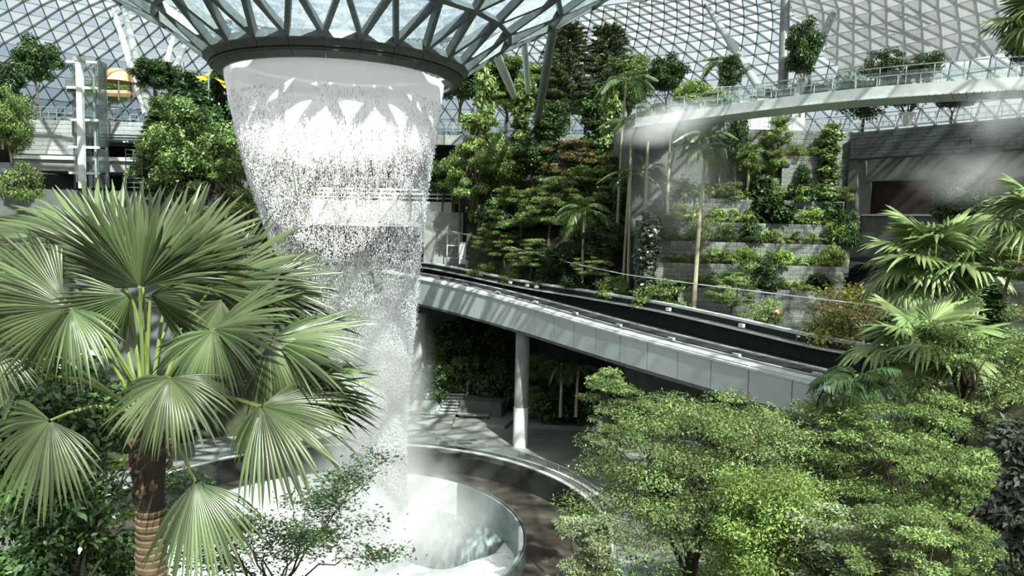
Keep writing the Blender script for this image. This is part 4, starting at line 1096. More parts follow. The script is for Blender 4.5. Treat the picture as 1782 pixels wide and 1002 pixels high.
def tree_parts(kind, h, w, nleaf, leaf, seed, asp=0.42, density=None, trunk_r=None, zmin=0.34, flat=0.24):
    g = np.random.default_rng(seed); tm = MB(); tr = trunk_r or h * 0.018
    if kind == 'layered':
        K = density or 46
        th = g.random(K) * 2 * PI; u = g.random(K) ** 0.55; zz = g.uniform(zmin, 0.98, K)
        rr = w * 0.5 * u * np.sqrt(np.clip(1 - ((zz - 0.58) / 0.46) ** 2, 0.08, 1)) * 0.86
        C = np.stack([rr * np.cos(th), rr * np.sin(th), zz * h], -1)
        s = w * g.uniform(0.07, 0.14, K); R = np.stack([s, s, s * flat], -1)
        F = cloud(C, R, nleaf, g, leaf, asp, 1.0, 0.3, 0.65)
        stem = branchy(tm, (0, 0, 0), (g.normal() * .02 * h, g.normal() * .02 * h, 0.42 * h), tr, tr * 0.75, g, 5, .02, 9)
        top = stem[-1]
        mains = []
        for a in np.linspace(0, 2 * PI, 6)[:-1]:
            tip = top + np.array([math.cos(a + g.random()) * w * .2, math.sin(a + g.random()) * w * .2, h * g.uniform(.15, .4)])
            mains.append(branchy(tm, stem[-2] if g.random() < .4 else top, tip, tr * 0.6, tr * 0.3, g, 5, .05, 6))
        for c in C:
            mi = min(mains, key=lambda q: np.linalg.norm(q[-1] - c)); b = mi[2 + int(g.random() * 3)]
            branchy(tm, b, c, tr * 0.25, tr * 0.06, g, 4, .06, 4)
    elif kind == 'round':
        K = density or 40
        d = nrm(g.normal(size=(K, 3))); u = g.random((K, 1)) ** 0.4
        C = d * u * np.array([w * .38, w * .38, h * .30]) + np.array([0, 0, h * .66])
        s = w * g.uniform(.09, .17, K); R = np.stack([s, s, s * .8], -1)
        F = cloud(C, R, nleaf, g, leaf, asp, 0.6, 0.7, 0.55)
        stem = branchy(tm, (0, 0, 0), (0, 0, h * .62), tr, tr * .4, g, 6, .02, 8)
        for c in C[::2]: branchy(tm, stem[2 + int(g.random() * 3)], c, tr * .35, tr * .08, g, 4, .05, 4)
    elif kind == 'bush':
        K = density or 26
        d = nrm(g.normal(size=(K, 3))); d[:, 2] = np.abs(d[:, 2]); u = g.random((K, 1)) ** 0.4
        C = d * u * np.array([w * .40, w * .40, h * .82]) + np.array([0, 0, h * .08])
        s = w * g.uniform(.10, .18, K); R = np.stack([s, s, s * .6], -1)
        F = cloud(C, R, nleaf, g, leaf, asp, 0.8, 0.5, 0.6)
        for c in C[::2]: branchy(tm, (0, 0, 0), c, tr, tr * .2, g, 4, .05, 4)
    elif kind == 'conifer':
        Vs = []; stem = branchy(tm, (0, 0, 0), (0, 0, h), tr, tr * .12, g, 8, .006, 8)
        nl = density or 15
        for i in range(nl):
            z = h * (0.22 + 0.77 * (i + g.uniform(-.2, .2)) / nl); rad = w * .5 * (1 - (z / h)) ** 0.55 * (1 if z > h * .35 else .8) + w * .05
            for b in range(7):
                a = b * 2 * PI / 7 + i * 0.7 + g.random() * .4; rl = rad * g.uniform(.75, 1.1)
                tip = np.array([math.cos(a) * rl, math.sin(a) * rl, z + rl * .12])
                branchy(tm, (0, 0, z), tip, tr * .18, tr * .05, g, 3, .02, 3)
                n = max(8, int(nleaf / nl / 7)); t = g.uniform(.25, 1, n)
                P = np.array([0, 0, z]) + (tip - np.array([0, 0, z])) * t[:, None] + g.normal(size=(n, 3)) * np.array([.09, .09, .035]) * rl * (1.2 - .6 * t[:, None])
                D = nrm(np.array([math.cos(a), math.sin(a), .1]) + g.normal(size=(n, 3)) * .6)
                N = nrm(np.array([0, 0, 1.0]) + g.normal(size=(n, 3)) * .35)
                L = leaf * g.uniform(.6, 1.3, n); Vs.append(leaf_geo(P, D, N, L, L * asp))
        F = np.concatenate(Vs)
    elif kind == 'column':
        K = density or 30
        zz = np.linspace(.06, .97, K); a = g.random(K) * 2 * PI
        rr = w * .22 * g.random(K)
        C = np.stack([rr * np.cos(a), rr * np.sin(a), zz * h], -1)
        s = w * g.uniform(.20, .34, K) * np.where(zz > .9, .6, 1); R = np.stack([s, s, s * .7], -1)
        F = cloud(C, R, nleaf, g, leaf, asp, 0.35, 0.9, 0.5, droop=0.25, shell=3)
        branchy(tm, (0, 0, 0), (0, 0, h * .95), tr, tr * .5, g, 6, .01, 8)
    elif kind == 'spray':      # open, see-through fine tree: limbs that fork into flat sprays of leaves
        K = density or 12
        Vs = []; stem = branchy(tm, (0, 0, 0), (0, 0, h * .3), tr, tr * .8, g, 4, .02, 8)
        m_ = 5
        for k in range(K):
            a = k * 2.39996 + g.random() * .5; rl = w * .5 * g.uniform(.45, .95); zt = h * g.uniform(.55, 1.0) * (1 - 0.25 * rl / (w * .5))
            tip = np.array([math.cos(a) * rl, math.sin(a) * rl, zt]); pts = branchy(tm, stem[-1 - (k % 2)], tip, tr * .4, tr * .08, g, 7, .04, 5)
            for j in range(m_):
                b0 = pts[min(3 + j, 6)]; c = b0 + np.array([g.normal() * .09 * w, g.normal() * .09 * w, abs(g.normal()) * .04 * h])
                branchy(tm, b0, c, tr * .1, tr * .03, g, 4, .05, 4)
                n = nleaf // K // m_; rr_ = w * g.uniform(.045, .085)
                P = c + g.normal(size=(n, 3)) * np.array([rr_, rr_, rr_ * .22]) * .75
                N = nrm(np.array([0, 0, 1.0]) + g.normal(size=(n, 3)) * .55); D = nrm(g.normal(size=(n, 3)) * np.array([1, 1, .3]))
                L = leaf * g.uniform(.6, 1.3, n); Vs.append(leaf_geo(P, D, N, L, L * asp))
        F = np.concatenate(Vs)
    return F, tm
def rosette(n, L, seed, leaflet=0.16, pairs=14, arch=1.0, asp=.3, upr=.9):
    """fern / feather rosette: arching pinnate fronds from one point"""
    g = np.random.default_rng(seed); Vs = []; tm = MB()
    for k in range(n):
        a = k * 2 * PI / n + g.random() * .5; el = upr * g.uniform(.55, 1.25); l = L * g.uniform(.75, 1.1)
        t = np.linspace(0, 1, 9); hx = l * np.cos(el) * t + l * .18 * t ** 2; hz = l * np.sin(el) * t - arch * l * .62 * t ** 2.2
        pts = np.stack([hx * math.cos(a), hx * math.sin(a), hz], -1)
        tm.tube(pts, list(np.linspace(.012, .003, 9) * L), 4, cap=False)
        tt = np.repeat(np.linspace(.12, .99, pairs), 2); sd = np.tile([1, -1], pairs)
        P = np.stack([np.interp(tt, t, pts[:, i]) for i in range(3)], -1)
        T = nrm(np.stack([np.gradient(pts[:, i], t) for i in range(3)], -1)); TT = nrm(np.stack([np.interp(tt, t, T[:, i]) for i in range(3)], -1))
        side_ = nrm(np.cross(TT, np.array([0, 0, 1.0]))); N = np.cross(side_, TT)
        D = nrm(side_ * sd[:, None] + TT * .55 + g.normal(size=(len(tt), 3)) * .08 - np.array([0, 0, .12]))
        LL = L * leaflet * np.sin(np.clip(tt * 1.05 + .12, 0, 1) * PI) ** .6 * g.uniform(.9, 1.1, len(tt)) + L * .03
        Vs.append(leaf_geo(P, D, N, LL, LL * asp, .25))
    return np.concatenate(Vs), tm
def frond_feather(L, seed, pairs=34, droop=.9, asp=.12, ll=.32):
    g = np.random.default_rng(seed); tm = MB()
    t = np.linspace(0, 1, 10); x = L * (t - .12 * t ** 2); z = L * (.62 * t - droop * t ** 2)
    pts = np.stack([x, 0 * t, z], -1); tm.tube(pts, list(np.linspace(.018, .004, 10) * L), 5, cap=False)
    tt = np.repeat(np.linspace(.18, .99, pairs), 2); sd = np.tile([1, -1], pairs)
    P = np.stack([np.interp(tt, t, pts[:, i]) for i in range(3)], -1)
    T = nrm(np.stack([np.gradient(pts[:, i], t) for i in range(3)], -1)); TT = nrm(np.stack([np.interp(tt, t, T[:, i]) for i in range(3)], -1))
    S = np.array([0, 1.0, 0]) * sd[:, None]
    D = nrm(S + TT * .7 + np.array([0, 0, -.25]) + g.normal(size=(len(tt), 3)) * .06); N = nrm(np.array([0, 0, 1.0]) + S * .35)
    LL = L * ll * (np.sin(np.clip(tt * .9 + .1, 0, 1) * PI) ** .5) * g.uniform(.85, 1.1, len(tt))
    V = leaf_geo(P, D, N, LL, LL * asp, .3); b = len(V)
    F = [tuple(q) for q in quads(len(V) // 4)]
    allm = MB(); allm.v = [tuple(v) for v in V]; allm.f = F
    allm.add(tm.v, tm.f)
    return allm
def fan_frond(axis, normal, rad, A, n, seed, pleat=.48, cup=0.12, grav=0.25, split=.62, tipw=1.0, curl=0.1, messy=1.0):
    """one fan leaf about its hub: n pleated segments, joined near the hub, free blade tips of their own length and tilt"""
    g = np.random.default_rng(seed)
    ax = nrm(np.array(axis, float)); nn = np.array(normal, float); nn = nrm(nn - ax * nn.dot(ax)); sdv = np.cross(nn, ax)
    dl = A / n; V, F = [], []
    ts = [.03, .25, .45, split, split + (1 - split) * .4, split + (1 - split) * .75, 1.0]
    wave = g.normal(size=6)
    for i in range(n):
        th = -A + dl * (2 * i + 1); q = abs(th) / A
        R = rad * (1 - .26 * q ** 2) * g.uniform(.86, 1.05)
        sag = g.uniform(.3, 1.7); tw = g.normal() * .35 * messy; b = len(V)
        thj = th + g.normal() * dl * .6 * messy; lift = g.normal() * .035 * messy
        ripple = .05 * math.sin(th * 3 + wave[0]) + .04 * math.sin(th * 5.3 + wave[1])
        for k, t in enumerate(ts):
            r = R * t
            if t <= split: hw = r * dl * 1.03
            else:
                u = (t - split) / (1 - split)
                hw = R * split * dl * 1.03 * (1 - u ** 1.8) * tipw + rad * .0012
            e2 = max(0, (t - split) / (1 - split))
            tha = th + (thj - th) * e2
            dr = ax * math.cos(tha) + sdv * math.sin(tha); ds = -ax * math.sin(tha) + sdv * math.cos(tha)
            e = max(t - .35, 0)
            zoff = -cup * r * q ** 1.5 - curl * R * t * t + rad * (ripple * t * t + lift * e2)
            base = dr * r + nn * zoff; base[2] -= grav * rad * e * e * sag * 1.6
            pl = hw * pleat
            w2 = nn * (tw * hw * 2 * e2)
            V += [base - ds * hw - nn * pl - w2, base + nn * pl, base + ds * hw - nn * pl + w2]
        for k in range(len(ts) - 1):
            a = b + k * 3
            F += [(a, a + 3, a + 4, a + 1), (a + 1, a + 4, a + 5, a + 2)]
    return np.array(V), np.array(F)

# ------------------------------------------------------------------ variants (nominal sizes in metres) and how they are placed
VAR = {}
def variant(key, kind, h, w, nleaf, leaf, lm, tmn='bark', seed=1, **k):
    F, tm = tree_parts(kind, h, w, nleaf, leaf, seed, **k)
    VAR[key] = (h, w, mesh_np('foliage', F, quads(len(F) // 4), G[lm]), tm.mesh('trunk', G[tmn], False))
def plant(key, px, py, Y, hpx, wpx, label, name='tree', cat='tree', group=None, rz=None, parts=True):
    """py: pixel row of its foot, hpx/wpx: height and crown width in pixels"""
    h, w, fm, tm = VAR[key]; k = mpp(Y)
    p = at(px, py, Y)
    o = empty(name, p, label, cat, group)
    o.scale = (wpx * k / w, wpx * k / w, hpx * k / h); o.rotation_euler = (0, 0, random.random() * 6.28 if rz is None else rz)
    if tm is not None: inst('trunk' if cat == 'tree' else 'stem', tm, o)
    inst('foliage', fm, o, kind='stuff')
    return o
variant('fic1', 'round', 8, 5, 13000, .26, 'leaf_dark', seed=11, asp=.5)
variant('fic2', 'round', 8, 5, 19000, .17, 'leaf_mid', seed=12, asp=.5, density=52)
variant('fic3', 'round', 8, 4, 7000, .24, 'leaf_dark', seed=13, asp=.5, density=60)
variant('con1', 'conifer', 13, 5, 30000, .27, 'leaf_conifer', 'bark_dark', seed=21, asp=.22)
variant('con2', 'conifer', 13, 5, 30000, .27, 'leaf_conifer', 'bark_dark', seed=22, asp=.22, density=18)
variant('lay1', 'layered', 8, 6, 20000, .20, 'leaf_mid', seed=31, flat=.42)
variant('lay2', 'layered', 8, 6, 20000, .20, 'leaf_fine', seed=32, density=60, flat=.42)
variant('lay3', 'layered', 8, 5, 17000, .22, 'leaf_mid', seed=33, density=38, flat=.42)
variant('lay4', 'layered', 8, 6, 17000, .20, 'leaf_brown', seed=34, flat=.42)
variant('vin1', 'column', 10, 2.2, 5200, .30, 'leaf_mid', seed=41, asp=.6)
variant('vin2', 'column', 10, 2.2, 5200, .34, 'leaf_dark', seed=42, asp=.65)
variant('vin3', 'column', 10, 2.2, 4200, .36, 'leaf_silver', seed=43, asp=.65)
variant('bus1', 'bush', 3, 4, 4000, .20, 'leaf_mid', seed=51)
variant('bus2', 'bush', 3, 4, 4000, .24, 'leaf_dark', seed=52, asp=.5)
variant('bus3', 'bush', 3, 4, 4500, .17, 'leaf_fine', seed=53)
variant('bus4', 'bush', 2, 2.6, 1500, .26, 'leaf_bright', seed=54, asp=.35)
variant('bus5', 'bush', 1.2, 2, 700, .22, 'leaf_red', seed=55, asp=.3)
variant('bus6', 'bush', 3, 4, 2600, .16, 'leaf_yellow', seed=56)
variant('bus7', 'bush', 3, 4, 3500, .42, 'leaf_dark', seed=57, asp=.6)
variant('sprB', 'spray', 4, 5, 5000, .14, 'leaf_brown', 'bark_pale', seed=61)
variant('umb1', 'round', 6, 6, 9000, .24, 'leaf_dark', seed=71, asp=.5, density=50)
for i, (lm, sd) in enumerate((('leaf_bright', 81), ('leaf_mid', 82), ('leaf_palm', 83))):
    F, tm = rosette(11, 1.5, sd); mm = MB(); mm.v = [tuple(v) for v in F]; mm.f = [tuple(q) for q in quads(len(F) // 4)]
    VAR['fern%d' % (i + 1)] = (1.1, 2.6, mesh_np('foliage', F, quads(len(F) // 4), G[lm]), tm.mesh('stem', G['petiole']))
F, tm = rosette(22, 1.2, 91, leaflet=.10, pairs=7, arch=.35, upr=1.05)
VAR['spike'] = (1.2, 1.8, mesh_np('foliage', F, quads(len(F) // 4), G['leaf_palm']), tm.mesh('stem', G['petiole']))
F, tm = rosette(26, 1.2, 92, leaflet=.12, pairs=8, arch=.9, upr=.5)
VAR['straw'] = (1.2, 1.8, mesh_np('foliage', F, quads(len(F) // 4), G['leaf_straw']), tm.mesh('stem', G['petiole']))
FEATHER = [frond_feather(2.6, s, droop=dr).mesh('frond', G['leaf_palm']) for s, dr in ((101, .75), (102, 1.05), (103, 1.3))]
FEATHER_B = [frond_feather(2.6, s, droop=dr).mesh('frond', G['leaf_mid']) for s, dr in ((104, .8), (105, 1.15))]
FEATHER_C = [frond_feather(2.6, s, droop=dr, ll=.36).mesh('frond', G['leaf_dark']) for s, dr in ((106, .55), (107, .8), (108, 1.05))]
def feather_palm(px, py, Y, hpx, fpx, label, n=9, group=None, lib=None, name='areca_palm', trunk_px=7, crownshaft=True, lean=0.0, bark='bark_pale'):
    k = mpp(Y); o = empty(name, at(px, py, Y), label, 'palm', group); h = hpx * k; r = trunk_px * k / 2
    m = MB(); top = Vector((lean * h, 0, h)); m.tube([(0, 0, 0), (lean * h * .25, 0, h * .4), (lean * h * .6, 0, h * .75), top], [r * 1.25, r, r * .9, r * .8], 9); m.obj('trunk', G[bark], o)
    if crownshaft:
        m = MB(); m.tube([top, top + Vector((0, 0, h * .03 + r * 2)), top + Vector((0, 0, h * .06 + r * 5))], [r * 1.1, r * 1.3, r * .5], 9); m.obj('crownshaft', G['petiole'], o)
    s = fpx * k / 2.6; lib = lib or FEATHER
    for i in range(n):
        a = 2 * PI * i / n + random.random() * .5; tilt = random.uniform(-.55, .35)
        mw = Matrix.Translation(top + Vector((0, 0, r * 4))) @ Matrix.Rotation(a, 4, 'Z') @ Matrix.Rotation(tilt, 4, 'Y') @ Matrix.Scale(s * random.uniform(.85, 1.1), 4)
        inst('frond', random.choice(lib), o, mw=mw)
    return o
FANM = []
for i in range(4):
    V, F = fan_frond((1, 0, .1), (-.1, 0, 1), 1.0, 2.25, 30, 120 + i, grav=.18 + .12 * i)
    FANM.append(mesh_np('frond', V, F, G['leaf_palm_light']))
def fan_palm(px, py, Y, hpx, leafpx, petpx, label, n=18, name='fan_palm', trunk_px=13):
    k = mpp(Y); o = empty(name, at(px, py, Y), label, 'palm'); h = hpx * k; r = trunk_px * k / 2
    m = MB(); m.tube([(0, 0, 0), (0, 0, h * .5), (0, 0, h)], [r, r * .9, r * 1.15], 10); m.obj('trunk', G['bark'], o)
    for i in range(n):
        a = i * 2.39996 + random.random() * .3; el = 1.25 - 1.75 * (i / n) + random.uniform(-.1, .1)
        L = petpx * k * random.uniform(.8, 1.15)
        hub = Vector((math.cos(a) * math.cos(el), math.sin(a) * math.cos(el), math.sin(el))) * L + Vector((0, 0, h))
        s = leafpx * k * random.uniform(.85, 1.1)
        mw = Matrix.Translation(hub) @ Matrix.Rotation(a, 4, 'Z') @ Matrix.Rotation(-el * .75 + .25, 4, 'Y') @ Matrix.Scale(s, 4)
        fr = inst('frond', FANM[min(3, int(4 * i / n))], o, mw=mw)
        pm = MB(); pm.tube([Vector((0, 0, h)), Vector((0, 0, h)).lerp(hub, .5) + Vector((0, 0, L * .05)), hub], r * .16, 5); pm.obj('petiole', G['petiole'], o)
    return o

# ================================================================== FOREGROUND FAN PALM
YP = 9.0; KP = mpp(YP)
crown = at(259, 712, YP)
bp = empty('giant_fan_palm', at(266, 1060, YP), 'large fan palm with pleated fan leaves and ringed trunk filling the left foreground', 'palm')
BO = Vector(bp.location)
def rel(p): return Vector(p) - BO
low = rel(at(267, 1300, YP)); t_lo = rel(at(263, 880, YP)); t_mid = rel(at(256, 800, YP)); t_top = rel(crown)
m = MB(); m.tube([low, t_lo], [27 * KP, 24 * KP], 20); m.obj('trunk', G['bark_dark'], bp)
d = (low - t_lo)
for k in range(22):
    t = 0.02 + k * 0.028
    if t > 0.62: break
    c = t_lo + d * t; hh = 5.2 * KP * random.uniform(.8, 1.15); rr = (25.5 + 3 * t) * KP
    mm = MB(); tl = random.uniform(-.05, .05)
    mm.tube([Vector((0, 0, hh)), Vector((0, 0, hh * .5)), Vector((0, 0, -hh))], [rr * .985, rr * 1.05, rr * .97], 20)
    o = mm.obj('leaf_scar_ring', G['ringed'], bp); o.location = c; o.rotation_euler = (tl, -tl, random.random() * 6)
m = MB(); m.tube([t_lo, t_lo.lerp(t_mid, .5), t_mid, t_mid.lerp(t_top, .5), t_top], [22 * KP, 26 * KP, 31 * KP, 27 * KP, 17 * KP], 18); m.obj('fibrous_neck', G['bark_dark'], bp)
g = np.random.default_rng(3)
for k in range(46):       # old leaf bases and torn fibre flaps round the neck
    t = g.random(); c = t_lo.lerp(t_top, t); a = g.random() * 2 * PI; rr = np.interp(t, [0, .45, .75, 1], [23, 31, 27, 17]) * KP
    b0 = c + Vector((math.cos(a) * rr * .9, math.sin(a) * rr * .9, 0)); tip = b0 + Vector((math.cos(a + .3) * 9 * KP, math.sin(a + .3) * 9 * KP, g.uniform(10, 26) * KP))
    mm = MB(); mm.tube([b0, b0.lerp(tip, .6) + Vector((math.cos(a), math.sin(a), 0)) * 3 * KP, tip], [5.5 * KP, 4 * KP, .6 * KP], 5)
    mm.obj('leaf_base', G['ringed'] if k % 3 else G['bark'], bp)
# hub px, hub py, depth shift, axis angle, axis depth, radius px, half spread deg, normal, gravity, cup, curl, segments
FR = [
    (243, 500, -.45, 100, -.45, 165, 92, (0, -.8, -.75), .05, .15, .02, 36),
    (248, 492, .10, 80, .12, 190, 88, (-.1, -1, .30), .06, .08, .04, 40),
    (215, 480, .35, 112, .10, 190, 72, (.1, -1, .35), .08, .05, .05, 34),
    (300, 475, .40, 58, .15, 185, 80, (-.2, -1, .4), .10, .05, .05, 36),
    (262, 512, -.30, 330, -.25, 120, 55, (.1, -.7, -.5), .05, .1, .1, 24),
    (228, 512, -.30, 215, -.25, 125, 60, (-.1, -.7, -.5), .05, .1, .1, 24),
    (165, 430, .70, 140, .20, 185, 72, (.1, -.7, .8), .14, .10, .10, 34),
    (110, 520, .15, 158, -.10, 175, 62, (.25, -.8, .1), .10, .10, .08, 32),
    (120, 535, -.25, 205, -.20, 165, 62, (.1, -.8, -.15), .12, .10, .10, 30),
    (124, 537, -.75, 300, -.50, 118, 56, (-.3, -.7, .6), .28, .10, .10, 26),
    (368, 500, .25, 40, .15, 180, 66, (-.3, -.8, .55), .10, .12, .05, 34),
    (432, 498, .70, 20, .30, 155, 66, (-.2, -.7, .7), .12, .12, .08, 32),
    (425, 512, .60, -12, .20, 150, 44, (-.1, -.6, -.3), .14, .10, .10, 22),
    (385, 522, -.05, 248, -.45, 105, 62, (.3, -.8, .5), .22, .05, .10, 26),
    (372, 572, -.45, 30, -.10, 165, 62, (-.35, -.6, .75), .14, .15, .08, 34),
    (370, 576, -.55, 255, -.40, 118, 75, (.2, -.75, .35), .25, .12, .14, 32),
    (472, 592, -.10, 14, .10, 178, 58, (-.25, -.6, .8), .16, .14, .10, 34),
    (470, 596, -.20, -52, -.20, 130, 70, (-.1, -.8, .5), .26, .12, .14, 32),
    (520, 655, .30, 6, .20, 145, 60, (-.1, -.35, 1), .18, .12, .12, 32),
    (505, 678, .05, -14, .05, 155, 58, (-.1, -.5, -.4), .20, .12, .12, 32),
    (455, 706, -.55, -18, -.25, 172, 78, (-.1, -.75, .75), .20, .10, .12, 38),
    (450, 708, -.60, -95, -.30, 100, 48, (0, -.85, .5), .25, .10, .12, 20),
    (294, 657, -.95, 215, -.45, 122, 55, (.3, -.6, .7), .28, .15, .16, 26),
    (296, 657, -.95, -48, -.65, 125, 78, (-.1, -.6, .8), .30, .15, .16, 34),
    (340, 838, -.75, -66, -.60, 165, 60, (.05, -.8, .55), .26, .08, .15, 34),
    (88, 731, -.55, -120, -.40, 150, 96, (.1, -.8, .6), .26, .08, .14, 42),
    (46, 655, .10, 200, .10, 130, 100, (.1, -.3, 1), .22, .12, .14, 40),
    (-22, 590, -.2, -55, -.35, 110, 70, (.1, -.7, .7), .25, .10, .1, 30),
    (70, 430, 1.0, 160, .2, 150, 80, (.1, -.6, .8), .16, .1, .1, 34),
    (300, 545, 1.0, 60, .6, 140, 90, (-.1, -.6, .8), .2, .1, .1, 34),
]
for i, (hx, hy, dY, ang, ad, rp, sp, nv, gr_, cp_, cu_, ns) in enumerate(FR):
    hub = rel(at(hx, hy, YP + dY)); a = math.radians(ang)
    rad = rp * mpp(YP + dY) / (1 - .28 * .15)
    V, F = fan_frond((math.cos(a), ad, math.sin(a)), nv, rad, math.radians(sp), ns, 300 + i, grav=gr_, cup=cp_, curl=cu_)
    o = inst('fan_leaf', mesh_np('fan_leaf', V, F, G['leaf_fanpalm']), bp, hub)
    s = t_top + Vector((random.uniform(-10, 10) * KP, random.uniform(-10, 10) * KP, random.uniform(-45, 5) * KP))
    mid = s.lerp(hub, .55) + Vector((0, 0, .10 * (hub - s).length + .05)); mm = MB()
    q = [s.lerp(mid, .5) + Vector((0, 0, .03)), mid]
    mm.tube([s - hub, q[0] - hub, q[1] - hub, mid.lerp(hub, .6) - hub + Vector((0, 0, .02)), Vector((0, 0, 0))], [4.2 * KP, 3.4 * KP, 3.0 * KP, 2.6 * KP, 2.2 * KP], 6)
    mm.obj('petiole', G['petiole'] if i % 3 else G['leaf_mid'], o)

# ================================================================== FOREGROUND TREES (each its own mesh)
def fg(kind, px, ytop, ybase, wpx, Y, nleaf, leaf, lm, label, tmn='bark', seed=0, name='tree', cat='tree', **kw):
    k = mpp(Y); h = (ybase - ytop) * k; F, tm = tree_parts(kind, h, wpx * k, nleaf, leaf, seed, **kw)
    o = empty(name, at(px, ybase, Y), label, cat); o.rotation_euler = (0, 0, seed)
    tm.obj('trunk' if cat == 'tree' else 'stem', G[tmn], o)
    inst('foliage', mesh_np('foliage', F, quads(len(F) // 4), G[lm]), o, kind='stuff')
    return o
fg('round', 80, 490, 1180, 360, 13.5, 12000, .17, 'leaf_glossy', 'dark glossy broadleaf tree in the left foreground behind the fan palm', 'bark_dark', 401, density=60, asp=.45)
fg('bush', 110, 770, 1090, 330, 11.5, 9000, .15, 'leaf_glossy', 'dense dark bush with shiny oval leaves in the bottom left corner', 'bark_dark', 402, 'shrub', 'shrub', asp=.42, density=40)
fg('layered', 150, 640, 1120, 230, 17, 9000, .10, 'leaf_bright', 'small bright green tree glimpsed between the left bush and palm trunk', 'bark', 403, density=26)
fg('spray', 480, 770, 1130, 470, 15, 9500, .10, 'leaf_dark', 'open fine leaved tree spread before the white basin right of the palm trunk', 'bark_dark', 404, density=13, asp=.42, trunk_r=.07)
fg('layered', 1195, 645, 1190, 500, 24, 48000, .105, 'leaf_fine', 'wide layered tree with forked dark trunk before the moat, centre right', 'bark_dark', 405, density=100, trunk_r=.17, zmin=.5)
fg('layered', 1010, 870, 1200, 190, 20, 15000, .11, 'leaf_pale', 'pale green young tree at the bottom beside the moat curve', 'bark', 406, density=40)
fg('round', 1345, 760, 1200, 290, 20.5, 38000, .10, 'leaf_bright', 'bright yellow green tree right of the forked layered tree', 'bark', 407, density=70)
fg('layered', 1430, 672, 1000, 330, 30, 26000, .14, 'leaf_fine', 'layered tree crown rising against the grey viaduct fascia', 'bark', 408, density=70)
fg('layered', 1650, 540, 960, 330, 32, 30000, .15, 'leaf_fine', 'tall spreading tree at right between the fan palm and the dark corner', 'bark_dark', 409, density=80)
fg('layered', 1560, 690, 1000, 300, 27, 24000, .13, 'leaf_mid', 'mid green layered tree below the small feather palm', 'bark_dark', 410, density=60)
fg('spray', 1470, 815, 1120, 230, 19, 16000, .11, 'leaf_pale', 'pale silvery leaved tree low between the bright tree and the layered one', 'bark', 411, density=16, asp=.5)
fg('layered', 1600, 870, 1140, 300, 17, 32000, .082, 'leaf_fine', 'flat layered fine leaved tree at the bottom right', 'bark', 412, density=54)
fg('layered', 1640, 745, 1050, 260, 22, 18000, .12, 'leaf_mid', 'shaded tree behind the flat layered tree at bottom right', 'bark_dark', 413, density=50)
fg('round', 1765, 640, 1230, 170, 11, 7000, .14, 'leaf_silver', 'large leaved dark tree with silvery shine at the right edge', 'bark_dark', 414, density=50, asp=.42)
fg('bush', 1745, 505, 720, 190, 36, 12000, .17, 'leaf_mid', 'dense bush above the spreading tree at the right edge', 'bark', 415, 'shrub', 'shrub', density=34)
fg('bush', 1260, 880, 1080, 260, 26, 14000, .14, 'leaf_mid', 'low dark shrub under the layered tree near the bottom', 'bark', 416, 'shrub', 'shrub', density=36)
fg('layered', 1070, 640, 830, 170, 48, 11000, .20, 'leaf_fine', 'yellow green tree under the viaduct by the flower bowl', 'bark', 417, density=36)
fg('bush', 1150, 980, 1120, 380, 19, 12000, .12, 'leaf_dark', 'dark shrub along the bottom edge below the forked trunk', 'bark', 418, 'shrub', 'shrub', density=36)
plant('straw', 1785, 462, 27, 34, 80, 'dry straw coloured fronds at the right edge above the bush', 'dry_fronds', 'plant')
feather_palm(1482, 790, 30, 105, 100, 'feather palm leaning over the white coping at the viaduct end', 13, lib=FEATHER_C, name='feather_palm', trunk_px=13, bark='bark_dark')
fan_palm(1606, 760, 42, 300, 75, 62, 'full fan palm on the right terrace with stout brown trunk', 26)
fan_palm(1592, 800, 34, 195, 85, 62, 'low fan palm beside the viaduct end on the right hillside', 14)
fan_palm(1795, 520, 26, 135, 65, 55, 'fan palm cut by the right edge at mid height', 14)
fan_palm(1800, 150, 26, 105, 60, 40, 'fan palm cut by the top right corner', 14)
plant('bus6', 1480, 610, 56, 150, 190, 'yellowish twiggy shrub on the slope right of the terrace', 'shrub', 'shrub')
plant('sprB', 1500, 605, 54, 120, 170, 'half bare brown shrub among the yellow green ones by the viaduct', 'shrub', 'shrub')
plant('fic1', 1665, 500, 58, 215, 110, 'dark tree standing in mist before the building opening')
plant('lay3', 1748, 520, 33, 110, 110, 'small layered tree at the right edge below the building')
plant('vin2', 1725, 600, 35, 110, 50, 'dark climber covered post left of the right edge bush', 'climber', 'climber')
for (px, py, Y, h, w_, v, lb) in ((1330, 566, 65, 60, 90, 'bus3', 'feathery green shrub directly behind the viaduct, left of the pink flower'),
                                 (1440, 590, 60, 70, 110, 'bus1', 'mid green shrub behind the viaduct under the brown twigs'),
                                 (1550, 600, 50, 60, 90, 'bus7', 'broadleaf shrub between the twiggy shrub and the fan palm trunk'),
                                 (1690, 560, 40, 90, 100, 'bus1', 'shrub behind the stout fan palm trunk to its right'),
                                 (1560, 520, 58, 70, 80, 'bus2', 'dark shrub under the fan palm crown on its left')):
    plant(v, px, py, Y, h, w_, lb, 'shrub', 'shrub')

